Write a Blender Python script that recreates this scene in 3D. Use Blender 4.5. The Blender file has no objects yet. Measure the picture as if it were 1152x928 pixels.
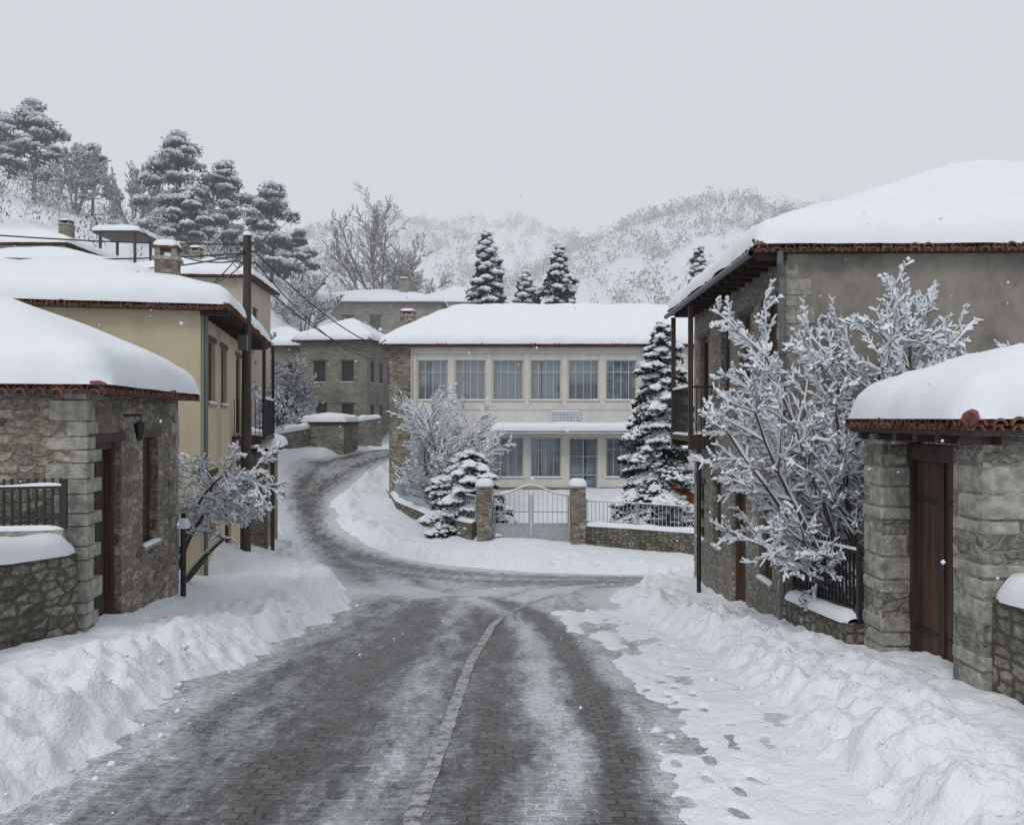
import bpy, math, random
import numpy as np
from mathutils import Vector, Matrix
random.seed(7); rng=np.random.default_rng(7)
R=random.random
def U(a,b): return a+(b-a)*random.random()
scene=bpy.context.scene
COL=scene.collection
# ------------------------------------------------------------------ materials
def newmat(name):
    m=bpy.data.materials.new(name); m.use_nodes=True
    nt=m.node_tree; b=nt.nodes['Principled BSDF']
    return m,nt,b
def N(nt,t,**kw):
    n=nt.nodes.new(t)
    for k,v in kw.items(): setattr(n,k,v)
    return n
def ramp(nt,stops,interp='LINEAR'):
    n=nt.nodes.new('ShaderNodeValToRGB'); cr=n.color_ramp; cr.interpolation=interp
    while len(cr.elements)<len(stops): cr.elements.new(.5)
    for e,(p,c) in zip(cr.elements,stops):
        e.position=p; e.color=c if len(c)==4 else (*c,1)
    return n
def g(v): return (v,v,v,1)
def mixc(nt,fac,a,b,mode='MIX'):
    n=nt.nodes.new('ShaderNodeMix'); n.data_type='RGBA'; n.blend_type=mode
    for i,x in ((0,fac),(6,a),(7,b)):
        if hasattr(x,'links'): nt.links.new(x,n.inputs[i])
        else: n.inputs[i].default_value=x if i==0 else ((*x,1) if len(x)==3 else x)
    return n.outputs[2]
def simple(name,c,rough=.7,var=.25,scale=6,bump=.15,metal=0,coord='Object',bs=30):
    m,nt,b=newmat(name); L=nt.links.new
    tc=N(nt,'ShaderNodeTexCoord')
    no=N(nt,'ShaderNodeTexNoise'); no.inputs['Scale'].default_value=scale; no.inputs['Detail'].default_value=5
    L(tc.outputs[coord],no.inputs['Vector'])
    r=ramp(nt,[(.3,tuple(x*(1-var) for x in c)),(.7,tuple(min(1,x*(1+var)) for x in c))])
    L(no.outputs[0],r.inputs[0]); L(r.outputs[0],b.inputs['Base Color'])
    b.inputs['Roughness'].default_value=rough; b.inputs['Metallic'].default_value=metal
    if bump:
        n2=N(nt,'ShaderNodeTexNoise'); n2.inputs['Scale'].default_value=bs; n2.inputs['Detail'].default_value=4
        L(tc.outputs[coord],n2.inputs['Vector'])
        bp=N(nt,'ShaderNodeBump'); bp.inputs['Strength'].default_value=bump; bp.inputs['Distance'].default_value=.03
        L(n2.outputs[0],bp.inputs['Height']); L(bp.outputs[0],b.inputs['Normal'])
    return m
def flat(name,c,rough=.85,lo=.6,hi=1.35):
    m,nt,b=newmat(name); L=nt.links.new
    gi=N(nt,'ShaderNodeNewGeometry'); r=ramp(nt,[(0,tuple(x*lo for x in c)),(1,tuple(min(1,x*hi) for x in c))])
    L(gi.outputs['Random Per Island'],r.inputs[0]); L(r.outputs[0],b.inputs['Base Color']); b.inputs['Roughness'].default_value=rough
    b.inputs['Specular IOR Level'].default_value=.15
    return m
def snowmat(name,c=(.80,.83,.875),b1=.25,b2=.2):
    m,nt,b=newmat(name); L=nt.links.new
    tc=N(nt,'ShaderNodeTexCoord')
    n1=N(nt,'ShaderNodeTexNoise'); n1.inputs['Scale'].default_value=3.5; n1.inputs['Detail'].default_value=6
    n2=N(nt,'ShaderNodeTexNoise'); n2.inputs['Scale'].default_value=28; n2.inputs['Detail'].default_value=5
    L(tc.outputs['Object'],n1.inputs['Vector']); L(tc.outputs['Object'],n2.inputs['Vector'])
    r=ramp(nt,[(.25,tuple(x*.95 for x in c)),(.7,c)]); L(n1.outputs[0],r.inputs[0]); L(r.outputs[0],b.inputs['Base Color'])
    bp=N(nt,'ShaderNodeBump'); bp.inputs['Strength'].default_value=b1; bp.inputs['Distance'].default_value=.12; L(n1.outputs[0],bp.inputs['Height'])
    bq=N(nt,'ShaderNodeBump'); bq.inputs['Strength'].default_value=b2; bq.inputs['Distance'].default_value=.02; L(n2.outputs[0],bq.inputs['Height']); L(bp.outputs[0],bq.inputs['Normal'])
    L(bq.outputs[0],b.inputs['Normal']); b.inputs['Roughness'].default_value=.75
    b.inputs['Specular IOR Level'].default_value=.2
    return m
def stonemat(name,cols,sx=3.0,sy=6.2,mortar=(.26,.25,.23),bump=.9,mw=.07,gain=1.22):
    m,nt,b=newmat(name); L=nt.links.new
    cols=[tuple(x*gain for x in c) for c in cols]; mortar=tuple(x*gain for x in mortar)
    tc=N(nt,'ShaderNodeTexCoord')
    mp=N(nt,'ShaderNodeMapping'); mp.inputs['Scale'].default_value=(sx,sy,1); L(tc.outputs['UV'],mp.inputs[0])
    nd=N(nt,'ShaderNodeTexNoise'); nd.inputs['Scale'].default_value=1.6; nd.inputs['Detail'].default_value=5; nd.inputs['Roughness'].default_value=.62; L(mp.outputs[0],nd.inputs['Vector'])
    vs=N(nt,'ShaderNodeVectorMath',operation='SCALE'); vs.inputs['Scale'].default_value=.75; L(nd.outputs['Color'],vs.inputs[0])
    va=N(nt,'ShaderNodeVectorMath',operation='ADD'); L(mp.outputs[0],va.inputs[0]); L(vs.outputs[0],va.inputs[1])
    v1=N(nt,'ShaderNodeTexVoronoi',voronoi_dimensions='2D'); v1.inputs['Scale'].default_value=1; v1.inputs['Randomness'].default_value=.8
    v2=N(nt,'ShaderNodeTexVoronoi',voronoi_dimensions='2D',feature='DISTANCE_TO_EDGE'); v2.inputs['Scale'].default_value=1; v2.inputs['Randomness'].default_value=.8
    L(va.outputs[0],v1.inputs['Vector']); L(va.outputs[0],v2.inputs['Vector'])
    sp=N(nt,'ShaderNodeSeparateColor'); L(v1.outputs['Color'],sp.inputs[0])
    n=len(cols); r=ramp(nt,[(i/(n-1),c) for i,c in enumerate(cols)]); L(sp.outputs[0],r.inputs[0])
    nn=N(nt,'ShaderNodeTexNoise'); nn.inputs['Scale'].default_value=14; nn.inputs['Detail'].default_value=7; nn.inputs['Roughness'].default_value=.65; L(tc.outputs['UV'],nn.inputs['Vector'])
    rr=ramp(nt,[(.3,g(.5)),(.7,g(1.35))]); L(nn.outputs[0],rr.inputs[0])
    nl=N(nt,'ShaderNodeTexNoise'); nl.inputs['Scale'].default_value=.9; nl.inputs['Detail'].default_value=5; L(tc.outputs['UV'],nl.inputs['Vector'])
    rl=ramp(nt,[(.3,g(.6)),(.7,g(1.2))]); L(nl.outputs[0],rl.inputs[0])
    c1=mixc(nt,1.0,r.outputs[0],rr.outputs[0],'MULTIPLY'); c1=mixc(nt,1.0,c1,rl.outputs[0],'MULTIPLY')
    em=ramp(nt,[(mw*.3,g(1)),(mw*1.4,g(0))]); L(v2.outputs['Distance'],em.inputs[0])
    c2=mixc(nt,em.outputs[0],c1,mortar); c2=mixc(nt,.55,c2,rr.outputs[0],'MULTIPLY'); L(c2,b.inputs['Base Color'])
    eb=ramp(nt,[(0,g(0)),(mw*2.4,g(1))],'EASE'); L(v2.outputs['Distance'],eb.inputs[0])
    hs=N(nt,'ShaderNodeMath',operation='MULTIPLY_ADD'); L(sp.outputs[1],hs.inputs[0]); hs.inputs[1].default_value=.5; hs.inputs[2].default_value=.7
    h2=N(nt,'ShaderNodeMath',operation='MULTIPLY'); L(eb.outputs[0],h2.inputs[0]); L(hs.outputs[0],h2.inputs[1])
    ad=N(nt,'ShaderNodeMath',operation='MULTIPLY_ADD'); L(nn.outputs[0],ad.inputs[0]); ad.inputs[1].default_value=.9; L(h2.outputs[0],ad.inputs[2])
    bp=N(nt,'ShaderNodeBump'); bp.inputs['Strength'].default_value=bump; bp.inputs['Distance'].default_value=.035
    L(ad.outputs[0],bp.inputs['Height']); L(bp.outputs[0],b.inputs['Normal']); b.inputs['Roughness'].default_value=.85
    return m
def plaster(name,c,stain=.35,sc=1.2,str_=(1.6,.45)):
    m,nt,b=newmat(name); L=nt.links.new
    tc=N(nt,'ShaderNodeTexCoord')
    mp=N(nt,'ShaderNodeMapping'); mp.inputs['Scale'].default_value=(str_[0],str_[1],1); L(tc.outputs['UV'],mp.inputs[0])
    n1=N(nt,'ShaderNodeTexNoise'); n1.inputs['Scale'].default_value=sc; n1.inputs['Detail'].default_value=10; n1.inputs['Roughness'].default_value=.7; L(mp.outputs[0],n1.inputs['Vector'])
    r=ramp(nt,[(.34,tuple(x*(1-stain) for x in c)),(.52,c),(.68,tuple(min(1,x*(1+stain*.45)) for x in c))]); L(n1.outputs[0],r.inputs[0])
    n2=N(nt,'ShaderNodeTexNoise'); n2.inputs['Scale'].default_value=32; n2.inputs['Detail'].default_value=6; n2.inputs['Roughness'].default_value=.7; L(tc.outputs['UV'],n2.inputs['Vector'])
    r2=ramp(nt,[(.3,g(.82)),(.7,g(1.12))]); L(n2.outputs[0],r2.inputs[0])
    L(mixc(nt,1.0,r.outputs[0],r2.outputs[0],'MULTIPLY'),b.inputs['Base Color'])
    bp=N(nt,'ShaderNodeBump'); bp.inputs['Strength'].default_value=.4; bp.inputs['Distance'].default_value=.02; L(n2.outputs[0],bp.inputs['Height']); L(bp.outputs[0],b.inputs['Normal'])
    b.inputs['Roughness'].default_value=.9
    return m
def wood(name,c,sc=18):
    m,nt,b=newmat(name); L=nt.links.new
    tc=N(nt,'ShaderNodeTexCoord')
    mp=N(nt,'ShaderNodeMapping'); mp.inputs['Scale'].default_value=(sc,1.2,1); L(tc.outputs['UV'],mp.inputs[0])
    n1=N(nt,'ShaderNodeTexNoise'); n1.inputs['Scale'].default_value=1; n1.inputs['Detail'].default_value=6; L(mp.outputs[0],n1.inputs['Vector'])
    r=ramp(nt,[(.3,tuple(x*.45 for x in c)),(.7,tuple(x*1.4 for x in c))]); L(n1.outputs[0],r.inputs[0]); L(r.outputs[0],b.inputs['Base Color'])
    bp=N(nt,'ShaderNodeBump'); bp.inputs['Strength'].default_value=.4; bp.inputs['Distance'].default_value=.01; L(n1.outputs[0],bp.inputs['Height']); L(bp.outputs[0],b.inputs['Normal'])
    b.inputs['Roughness'].default_value=.6
    return m
SNOW=snowmat('snow_roof',b1=.15,b2=.1)
SNOWG=snowmat('snow_ground_mat',b1=.5,b2=.6)
SNOWT=flat('snow_on_twigs',(.80,.83,.87),.85,.92,1.02)
S_WARM=stonemat('stone_warm',[(.11,.092,.070),(.32,.265,.20),(.19,.172,.145),(.40,.345,.265),(.15,.123,.098),(.34,.31,.265)],4.2,9.0,(.22,.20,.17))
S_FINE=stonemat('stone_fine',[(.15,.14,.12),(.28,.26,.22),(.21,.195,.165),(.34,.31,.26),(.18,.16,.13)],4.6,11,(.24,.225,.20))
S_GREY=stonemat('stone_grey',[(.13,.12,.10),(.30,.28,.245),(.19,.18,.155),(.37,.345,.295),(.16,.14,.115)],3.8,8,(.22,.21,.185))
S_DARK=stonemat('stone_rubble',[(.08,.072,.055),(.22,.197,.155),(.13,.12,.095),(.31,.28,.22),(.10,.10,.075)],5,9,(.075,.07,.058),1,.1,1.15)
S_FAR=stonemat('stone_far',[(.16,.15,.13),(.28,.257,.21),(.20,.185,.16)],2.6,5.2,(.22,.21,.18))
QUOIN=simple('quoin_stone',(.32,.303,.265),.85,.42,9,.8,coord='Object',bs=26)
P_GREY=plaster('plaster_grey',(.255,.235,.205),.5,1.1,(1.3,.9))
P_YEL=plaster('plaster_yellow',(.58,.49,.35),.14)
P_CREAM=plaster('plaster_cream',(.66,.64,.60),.14)
P_CREAM2=plaster('plaster_cream_far',(.50,.45,.37),.15)
TILE=simple('terracotta',(.165,.065,.042),.8,.5,9,.3)
WOODB=wood('wood_brown',(.085,.043,.026))
WOODD=wood('wood_dark',(.050,.032,.025))
WOODP=wood('wood_pole',(.045,.034,.030),8)
IRON=simple('iron_black',(.02,.02,.022),.45,.3,20,.1)
GMET=simple('metal_grey',(.34,.36,.38),.5,.15,12,.05)
GBLUE=simple('metal_bluegrey',(.30,.36,.42),.5,.15,12,.05)
PIPE=simple('zinc_pipe',(.12,.13,.14),.4,.2,10,.05)
FRAMEW=simple('frame_grey_white',(.48,.465,.43),.6,.1,10,.05)
WIRE=simple('wire_black',(.03,.03,.03),.6,.1,4,0)
BARK=simple('bark',(.085,.068,.058),.9,.35,14,.4)
BARKL=simple('bark_grey',(.14,.125,.11),.9,.3,14,.3)
NEED=flat('needles',(.034,.046,.036))
NEED2=flat('needles_frosted',(.11,.13,.125))
FARB=flat('far_branches',(.085,.083,.08))
FARF=flat('far_frost',(.42,.435,.45))
ORANGE=simple('orange_paint',(.55,.12,.04),.5,.15,8,.05)
SIGNW=simple('sign_face',(.55,.58,.61),.5,.1,6,0)
SIGNT=simple('sign_text',(.08,.11,.17),.5,.1,6,0)
CURT=simple('curtain',(.56,.585,.60),.9,.12,2,0)
def glassmat():
    m,nt,b=newmat('window_glass'); L=nt.links.new
    out=nt.nodes['Material Output']; nt.nodes.remove(b)
    t=N(nt,'ShaderNodeBsdfTransparent'); t.inputs[0].default_value=(.62,.67,.71,1)
    gl=N(nt,'ShaderNodeBsdfGlossy'); gl.inputs['Roughness'].default_value=.05; gl.inputs['Color'].default_value=(.8,.85,.9,1)
    mx=N(nt,'ShaderNodeMixShader'); mx.inputs[0].default_value=.16
    L(t.outputs[0],mx.inputs[1]); L(gl.outputs[0],mx.inputs[2]); L(mx.outputs[0],out.inputs[0])
    return m
GLASS=glassmat()
DGLASS_ROOM=simple('dark_glass_and_room',(.035,.04,.045),.12,.3,1.5,0)

# ------------------------------------------------------------------ numpy noise / terrain
def vn(x,y,seed=0):
    ix=np.floor(x).astype(np.int64); iy=np.floor(y).astype(np.int64); fx=x-ix; fy=y-iy
    fx=fx*fx*(3-2*fx); fy=fy*fy*(3-2*fy)
    def h(a,b):
        k=(a*374761393+b*668265263+seed*144269504)&0xffffffff
        k=((k^(k>>13))*1274126177)&0xffffffff
        return ((k^(k>>16))&0xffffff)/float(0xffffff)
    return (h(ix,iy)*(1-fx)+h(ix+1,iy)*fx)*(1-fy)+(h(ix,iy+1)*(1-fx)+h(ix+1,iy+1)*fx)*fy
def fbm(x,y,o=4,seed=0):
    s=0;a=.5;t=0
    for i in range(o):
        s=s+a*vn(x,y,seed+i*17); t+=a; x=x*2.03+5.1; y=y*2.03+1.7; a*=.5
    return s/t*2-1
CP=np.array([(0,-6,1.2),(-10,-6,1.4),(10,-6,1.2),(0,5,0),(0,10,-.55),(0,15,-1.1),(0,20,-1.65),(0,25,-2.2),(0,28,-2.25),(.7,30,-2.15),(0,38,-1.05),(8,38,-1.05),(4,34,-1.6),
(-3,5,0),(-3,10,-.5),(-3,15,-1.05),(2,5,0),(2,10,-.55),(2,15,-1.1),
(-5,8,.05),(-5,10,-.1),(-5.2,13,-.55),(-6,16,-.6),(-6.2,18,-.5),(-7.5,24,-1.3),(-5,20,-1.5),(-12,10,.8),(-14,18,1),(-18,26,2),
(-6,27,-2.2),(-8,31,-1.95),(-9.4,36,-1.2),(-10,42,-.45),(-9.7,46,.1),(-8,52,.55),(-4,56,.9),(-13,40,.2),(-14.5,47,1.2),
(4,8.5,-.1),(4.3,11.5,-.45),(4.2,18,-1.2),(4.8,21,-1.75),(9,24,-2.1),(14,24,-2.1),(12,10,0),(14,18,-1),(22,30,-1.5),
(3,29,-2.35),(7,28.3,-2.45),(-3,32,-2.0),(-6.2,39.5,-1.2),
(0,50,.2),(8,50,0),(0,62,2.5),(10,62,2.5),(-13,58,.8),(-14,66,3),(-18,45,5),(-22,40,5),(-30,50,9.5),(-20,60,7),(-28,60,12),
(-31,75,18.0),(-22,75,14.5),(-47,80,24),(-15,80,10.5),(-15,88,13.5),(-5,80,8),(-34,92,21),(0,90,8),(30,60,3),(30,90,11),(60,60,5),(60,90,15),(-60,40,16),(-60,10,8),(-60,90,27),(60,10,2),(60,-6,2),(-60,-6,7),(-30,25,5),(-30,5,4)],float)
def tk(r2): return np.where(r2>1e-9,r2*np.log(np.maximum(r2,1e-9))*.5,0)
_n=len(CP); K=tk(((CP[:,None,:2]-CP[None,:,:2])**2).sum(-1))+np.eye(_n)*.5
Pm=np.c_[np.ones(_n),CP[:,:2]]
A=np.block([[K,Pm],[Pm.T,np.zeros((3,3))]]); W_=np.linalg.solve(A,np.r_[CP[:,2],0,0,0])
def sst(a,b,x):
    t=np.clip((x-a)/(b-a),0,1); return t*t*(3-2*t)
def G(x,y):
    x=np.asarray(x,float); y=np.asarray(y,float); sh=x.shape
    X=np.clip(x,-60,60).ravel(); Y=np.clip(y,-6,92).ravel()
    z=W_[_n]+W_[_n+1]*X+W_[_n+2]*Y
    for i in range(_n):
        z=z+W_[i]*tk((X-CP[i,0])**2+(Y-CP[i,1])**2)
    z=z.reshape(sh)
    H=84+20*np.exp(-((x-150)/70)**2)+12*np.exp(-((x+10)/60)**2)+20*fbm(x/55,y/55,4,5)
    z=z*(1-sst(150,400,y))+H*sst(110,430,y)
    z=z+22*np.exp(-((x-58)/42)**2-((y-215)/60)**2)+5*fbm(x/25,y/25,3,9)*sst(100,160,y)
    return z
def G1(x,y): return float(G(np.array([x]),np.array([y]))[0])
ROAD=np.array([(-3.2,-9),(-3.0,5.1),(-3.2,8.35),(-3.1,11.5),(-3.05,15.2),(-3.7,18.6),(-6.0,25),(-8.6,31),(-10.3,35),(-11.5,40),(-11.7,45),(-10.2,50.5),(-7.5,55.5),(-2,60),(6,62),
(6,58),(-2,55.5),(-6,50.5),(-7.4,46.5),(-8.3,42),(-8.5,37),(-7.3,33),(-4.6,28.7),(-2.2,26.3),(.6,24.6),(5.3,24.4),(32,26),(32,22),(9,21.6),(4.8,20.5),(2.9,19),(1.85,17),(1.93,15.2),(2.2,12.2),(2.43,8),(2.1,5.1),(2.3,-9)])
def sdist(x,y,P=ROAD):
    d=np.full(x.shape,1e9); ins=np.zeros(x.shape,bool); n=len(P)
    for i in range(n):
        ax,ay=P[i]; bx,by=P[(i+1)%n]; ex,ey=bx-ax,by-ay
        t=np.clip(((x-ax)*ex+(y-ay)*ey)/(ex*ex+ey*ey),0,1)
        d=np.minimum(d,(x-ax-t*ex)**2+(y-ay-t*ey)**2)
        c=((ay>y)!=(by>y)); xx=ex*(y-ay)/(ey if abs(ey)>1e-9 else 1e-9)+ax
        ins^=c&(x<xx)
    d=np.sqrt(d); return np.where(ins,-d,d)
TRY=[2,5.1,6.57,9.7,13.1,15.2,17,20]; TRX=[.62,.7,.83,.85,.71,.4,-.2,-1.6]
def rows():
    y=-7.;o=[]
    while y<720:
        o.append(y)
        y+= .25 if y<2 else (max(.032,.006*y) if y<90 else .016*y)
    return np.array(o)
def npmesh(name,V,F,mi=None,mats=(),smooth=False,parent=None):
    me=bpy.data.meshes.new(name); V=np.asarray(V,np.float32); F=np.asarray(F,np.int32)
    k=F.shape[1]; me.vertices.add(len(V)); me.vertices.foreach_set('co',V.ravel())
    me.loops.add(F.size); me.loops.foreach_set('vertex_index',F.ravel())
    me.polygons.add(len(F)); me.polygons.foreach_set('loop_start',np.arange(0,F.size,k,dtype=np.int32))
    try: me.polygons.foreach_set('loop_total',np.full(len(F),k,np.int32))
    except Exception: pass
    for m in mats: me.materials.append(m)
    if mi is not None: me.polygons.foreach_set('material_index',np.asarray(mi,np.int32))
    me.polygons.foreach_set('use_smooth',np.full(len(F),smooth))
    me.update(calc_edges=True)
    ob=bpy.data.objects.new(name,me); COL.objects.link(ob)
    if parent: ob.parent=parent
    return ob
ys=rows(); tt=np.linspace(-1,1,641); tw=.55*tt+.45*tt**3
XX=(np.abs(ys)[:,None]+5)*1.15*tw[None,:]; YY=np.repeat(ys[:,None],len(tt),1)
GZ=G(XX,YY); SD=sdist(XX,YY)
def snowdepth(x,y,s):
    near=1-sst(35,70,y)
    s2=s+.24*fbm(x*1.3,y*1.3,3,3)*near+.13*fbm(x*5,y*5,3,31)*near
    d=np.full(x.shape,-.07)
    up=sst(-.05,.80,s2)
    lump=fbm(x*2.2,y*2.2,4,11); ch=fbm(x*7,y*7,3,23)
    bank=np.exp(-((s2-.8)/.6)**2)*near
    ridge=1-np.abs(fbm(x*3.4,y*3.4,3,41))*2
    d=d+up*(.27+.05*lump)+bank*(.11+.20*lump+.08*ch+.03*ridge)*sst(0,.35,s2)+.035*ch*up*np.exp(-np.maximum(s2-1,0)/1.5)*near
    d=d+.10*fbm(x*.5,y*.5,2,7)*up
    q=x-np.interp(y,TRY,TRX)+.20*fbm(x*2,y*1.2,4,71)
    tz=-.045+.066*sst(.06,.70,q)+.050*fbm(x*2.0,y*1.5,4,61)+.016*ch
    tz=tz-.03*np.exp(-((x-1.35-.12*np.sin(y*.4))/.13)**2)*(y>7.5)-.02*np.exp(-((x-1.95+.02*y)/.1)**2)*(y>10)
    tz=tz*(1-sst(15,17.5,y))-.07*sst(15,17.5,y)
    d=np.where((y<18)&(x>-.5)&(x<4),np.maximum(d,tz),d)
    return d
SDEP=snowdepth(XX,YY,SD)
fp=[]
for (x0,y0,x1,y1) in ((1.05,5.2,1.75,9.9),(1.62,5.3,1.15,8.4),(1.7,7.4,2.3,12.0),(1.9,6.0,1.4,6.9)):
    L=math.hypot(x1-x0,y1-y0); n=int(L/.34)
    for i in range(n):
        t=i/n; sd=1 if i%2 else -1
        dx,dy=(x1-x0)/L,(y1-y0)/L
        fp.append((x0+(x1-x0)*t+sd*.1*dy+U(-.05,.05),y0+(y1-y0)*t-sd*.1*dx+U(-.08,.08),dx+U(-.25,.25),dy,U(.45,1.1)))
for (a,b,dx,dy,am) in fp:
    u=(XX-a)*dx+(YY-b)*dy; v=-(XX-a)*dy+(YY-b)*dx
    e=np.exp(-((u/.125)**2+(v/.05)**2)**1.8)
    SDEP=SDEP-.055*am*e+.012*np.exp(-(((u/.17)**2+(v/.085)**2)-1)**2*4)*(SDEP>0)
for i in range(26):
    a=-3.75-.35*math.sin(i*.5)-(i%2)*.22; b=6.5+i*.42
    e=np.exp(-(((YY-b)/.13)**2+((XX-a)/.07)**2)**1.5); SDEP=SDEP-.07*e
def gridfaces(nr,nc):
    i=np.arange(nr-1)[:,None]*nc+np.arange(nc-1)[None,:]
    return np.stack([i,i+1,i+nc+1,i+nc],-1).reshape(-1,4)
nr,nc=XX.shape
ground=npmesh('snow_ground',np.stack([XX,YY,GZ+SDEP],-1).reshape(-1,3),gridfaces(nr,nc),mats=[SNOWG],smooth=True)
# road sheet
X2,Y2,Z2,S2=XX[::2,::2],YY[::2,::2],GZ[::2,::2],SD[::2,::2]
F=gridfaces(*X2.shape); fs=S2.ravel()[F].min(1); F=F[(fs<1.2)&(Y2.ravel()[F].max(1)<75)]
used=np.unique(F); remap=np.full(X2.size,-1); remap[used]=np.arange(len(used))
V=np.stack([X2,Y2,Z2],-1).reshape(-1,3)[used]
road=npmesh('road',V,remap[F],smooth=True)
x=V[:,0];y=V[:,1];s=S2.ravel()[used]
tr=np.interp(y,TRY,TRX)
nearm=1-sst(15,20,y)
wv=.14*fbm(x*0+3,y*.6,3,5)
a=.27+.36*np.exp(-((x+1.0+wv)/.28)**2)+.62*np.exp(-((x-(tr-.42)+wv)/.24)**2)+.22*fbm(x*.9,y*.6,4,15)
a=a-.50*np.exp(-((x-tr)/.13)**2)+.5*sst(.12,.4,x-tr)-.20*np.exp(-((x+.22)/.20)**2)-.20*np.exp(-((x+1.75)/.28)**2)+.16*np.exp(-((x+2.4)/.25)**2)
far=.55+.34*fbm(x*.6,y*.6,4,77)
far=far-.34*np.exp(-((s+1.0)/.28)**2)-.34*np.exp(-((s+2.3)/.32)**2)
sl=a*nearm+far*(1-nearm)
jn=np.exp(-((x+3.0)/1.9)**2-((y-20.0)/2.6)**2)*.6+np.exp(-((x-.2)/1.7)**2-((y-18.7)/1.3)**2)*.5
sl=sl+jn*(1+.6*fbm(x*1.5,y*1.5,3,8))+.45*sst(-.5,-.05,s)
at=road.data.attributes.new('slush','FLOAT','POINT'); at.data.foreach_set('value',sl.astype(np.float32))
m,nt,b=newmat('wet_cobbled_road'); L=nt.links.new
tc=N(nt,'ShaderNodeTexCoord'); att=N(nt,'ShaderNodeAttribute'); att.attribute_name='slush'
br=N(nt,'ShaderNodeTexBrick'); br.inputs['Scale'].default_value=1; br.inputs['Brick Width'].default_value=.16; br.inputs['Row Height'].default_value=.105; br.inputs['Mortar Size'].default_value=.013; br.inputs['Mortar Smooth'].default_value=.6
br.inputs['Color1'].default_value=(.064,.062,.06,1); br.inputs['Color2'].default_value=(.135,.13,.124,1); br.inputs['Mortar'].default_value=g(.028)
nd=N(nt,'ShaderNodeTexNoise'); nd.inputs['Scale'].default_value=4; nd.inputs['Detail'].default_value=4; L(tc.outputs['Object'],nd.inputs['Vector'])
vs=N(nt,'ShaderNodeVectorMath',operation='SCALE'); vs.inputs['Scale'].default_value=.12; L(nd.outputs['Color'],vs.inputs[0])
va=N(nt,'ShaderNodeVectorMath',operation='ADD'); L(tc.outputs['Object'],va.inputs[0]); L(vs.outputs[0],va.inputs[1]); L(va.outputs[0],br.inputs['Vector'])
mp=N(nt,'ShaderNodeMapping'); mp.inputs['Scale'].default_value=(3.4,1.0,1); L(tc.outputs['Object'],mp.inputs[0])
n1=N(nt,'ShaderNodeTexNoise'); n1.inputs['Scale'].default_value=1.3; n1.inputs['Detail'].default_value=10; n1.inputs['Roughness'].default_value=.72; L(mp.outputs[0],n1.inputs['Vector'])
n3=N(nt,'ShaderNodeTexNoise'); n3.inputs['Scale'].default_value=11; n3.inputs['Detail'].default_value=8; n3.inputs['Roughness'].default_value=.78; L(tc.outputs['Object'],n3.inputs['Vector'])
a1=N(nt,'ShaderNodeMath',operation='MULTIPLY_ADD'); L(n1.outputs[0],a1.inputs[0]); a1.inputs[1].default_value=1.7; L(att.outputs['Fac'],a1.inputs[2])
a2=N(nt,'ShaderNodeMath',operation='MULTIPLY_ADD'); L(n3.outputs[0],a2.inputs[0]); a2.inputs[1].default_value=1.6; L(a1.outputs[0],a2.inputs[2])
a3=N(nt,'ShaderNodeMath',operation='MULTIPLY_ADD'); L(br.outputs['Fac'],a3.inputs[0]); a3.inputs[1].default_value=.16; L(a2.outputs[0],a3.inputs[2])
sf=N(nt,'ShaderNodeMapRange'); sf.inputs['From Min'].default_value=1.86; sf.inputs['From Max'].default_value=2.5; L(a3.outputs[0],sf.inputs['Value'])
n4=ramp(nt,[(.3,g(.65)),(.7,g(1.45))]); L(n1.outputs[0],n4.inputs[0])
cb=mixc(nt,1.0,br.outputs['Color'],n4.outputs[0],'MULTIPLY')
cc=mixc(nt,sf.outputs[0],cb,(.60,.625,.66)); L(cc,b.inputs['Base Color'])
rw=ramp(nt,[(.35,g(.12)),(.65,g(.38))]); L(n3.outputs[0],rw.inputs[0])
rr=N(nt,'ShaderNodeMix'); L(sf.outputs[0],rr.inputs[0]); L(rw.outputs[0],rr.inputs[2]); rr.inputs[3].default_value=.7; L(rr.outputs[0],b.inputs['Roughness'])
b.inputs['Specular IOR Level'].default_value=.55
iv=N(nt,'ShaderNodeMath',operation='MULTIPLY_ADD'); L(br.outputs['Fac'],iv.inputs[0]); iv.inputs[1].default_value=-1.1; L(n3.outputs[0],iv.inputs[2])
iv2=N(nt,'ShaderNodeMath',operation='MULTIPLY_ADD'); L(sf.outputs[0],iv2.inputs[0]); iv2.inputs[1].default_value=1.0; L(iv.outputs[0],iv2.inputs[2])
bp=N(nt,'ShaderNodeBump'); bp.inputs['Strength'].default_value=.85; bp.inputs['Distance'].default_value=.02; L(iv2.outputs[0],bp.inputs['Height']); L(bp.outputs[0],b.inputs['Normal'])
road.data.materials.append(m)
# painted line
lm,nt,b=newmat('worn_white_line'); L=nt.links.new
tc=N(nt,'ShaderNodeTexCoord'); n1=N(nt,'ShaderNodeTexNoise'); n1.inputs['Scale'].default_value=9; n1.inputs['Detail'].default_value=10; n1.inputs['Roughness'].default_value=.8; L(tc.outputs['Object'],n1.inputs['Vector'])
r=ramp(nt,[(.42,(.10,.10,.10)),(.50,(.36,.365,.36)),(.65,(.50,.505,.50))]); L(n1.outputs[0],r.inputs[0]); L(r.outputs[0],b.inputs['Base Color']); b.inputs['Roughness'].default_value=.4
bp=N(nt,'ShaderNodeBump'); bp.inputs['Strength'].default_value=.6; bp.inputs['Distance'].default_value=.015; L(n1.outputs[0],bp.inputs['Height']); L(bp.outputs[0],b.inputs['Normal'])
ly=[2,5.1,6.8,9,10.8,14.1,16,17.4,18.6]; lx=[-.70,-.66,-.61,-.58,-.55,-.33,.12,.66,1.3]
yy=np.linspace(2,18.0,400); xx=np.interp(yy,ly,lx)
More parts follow.
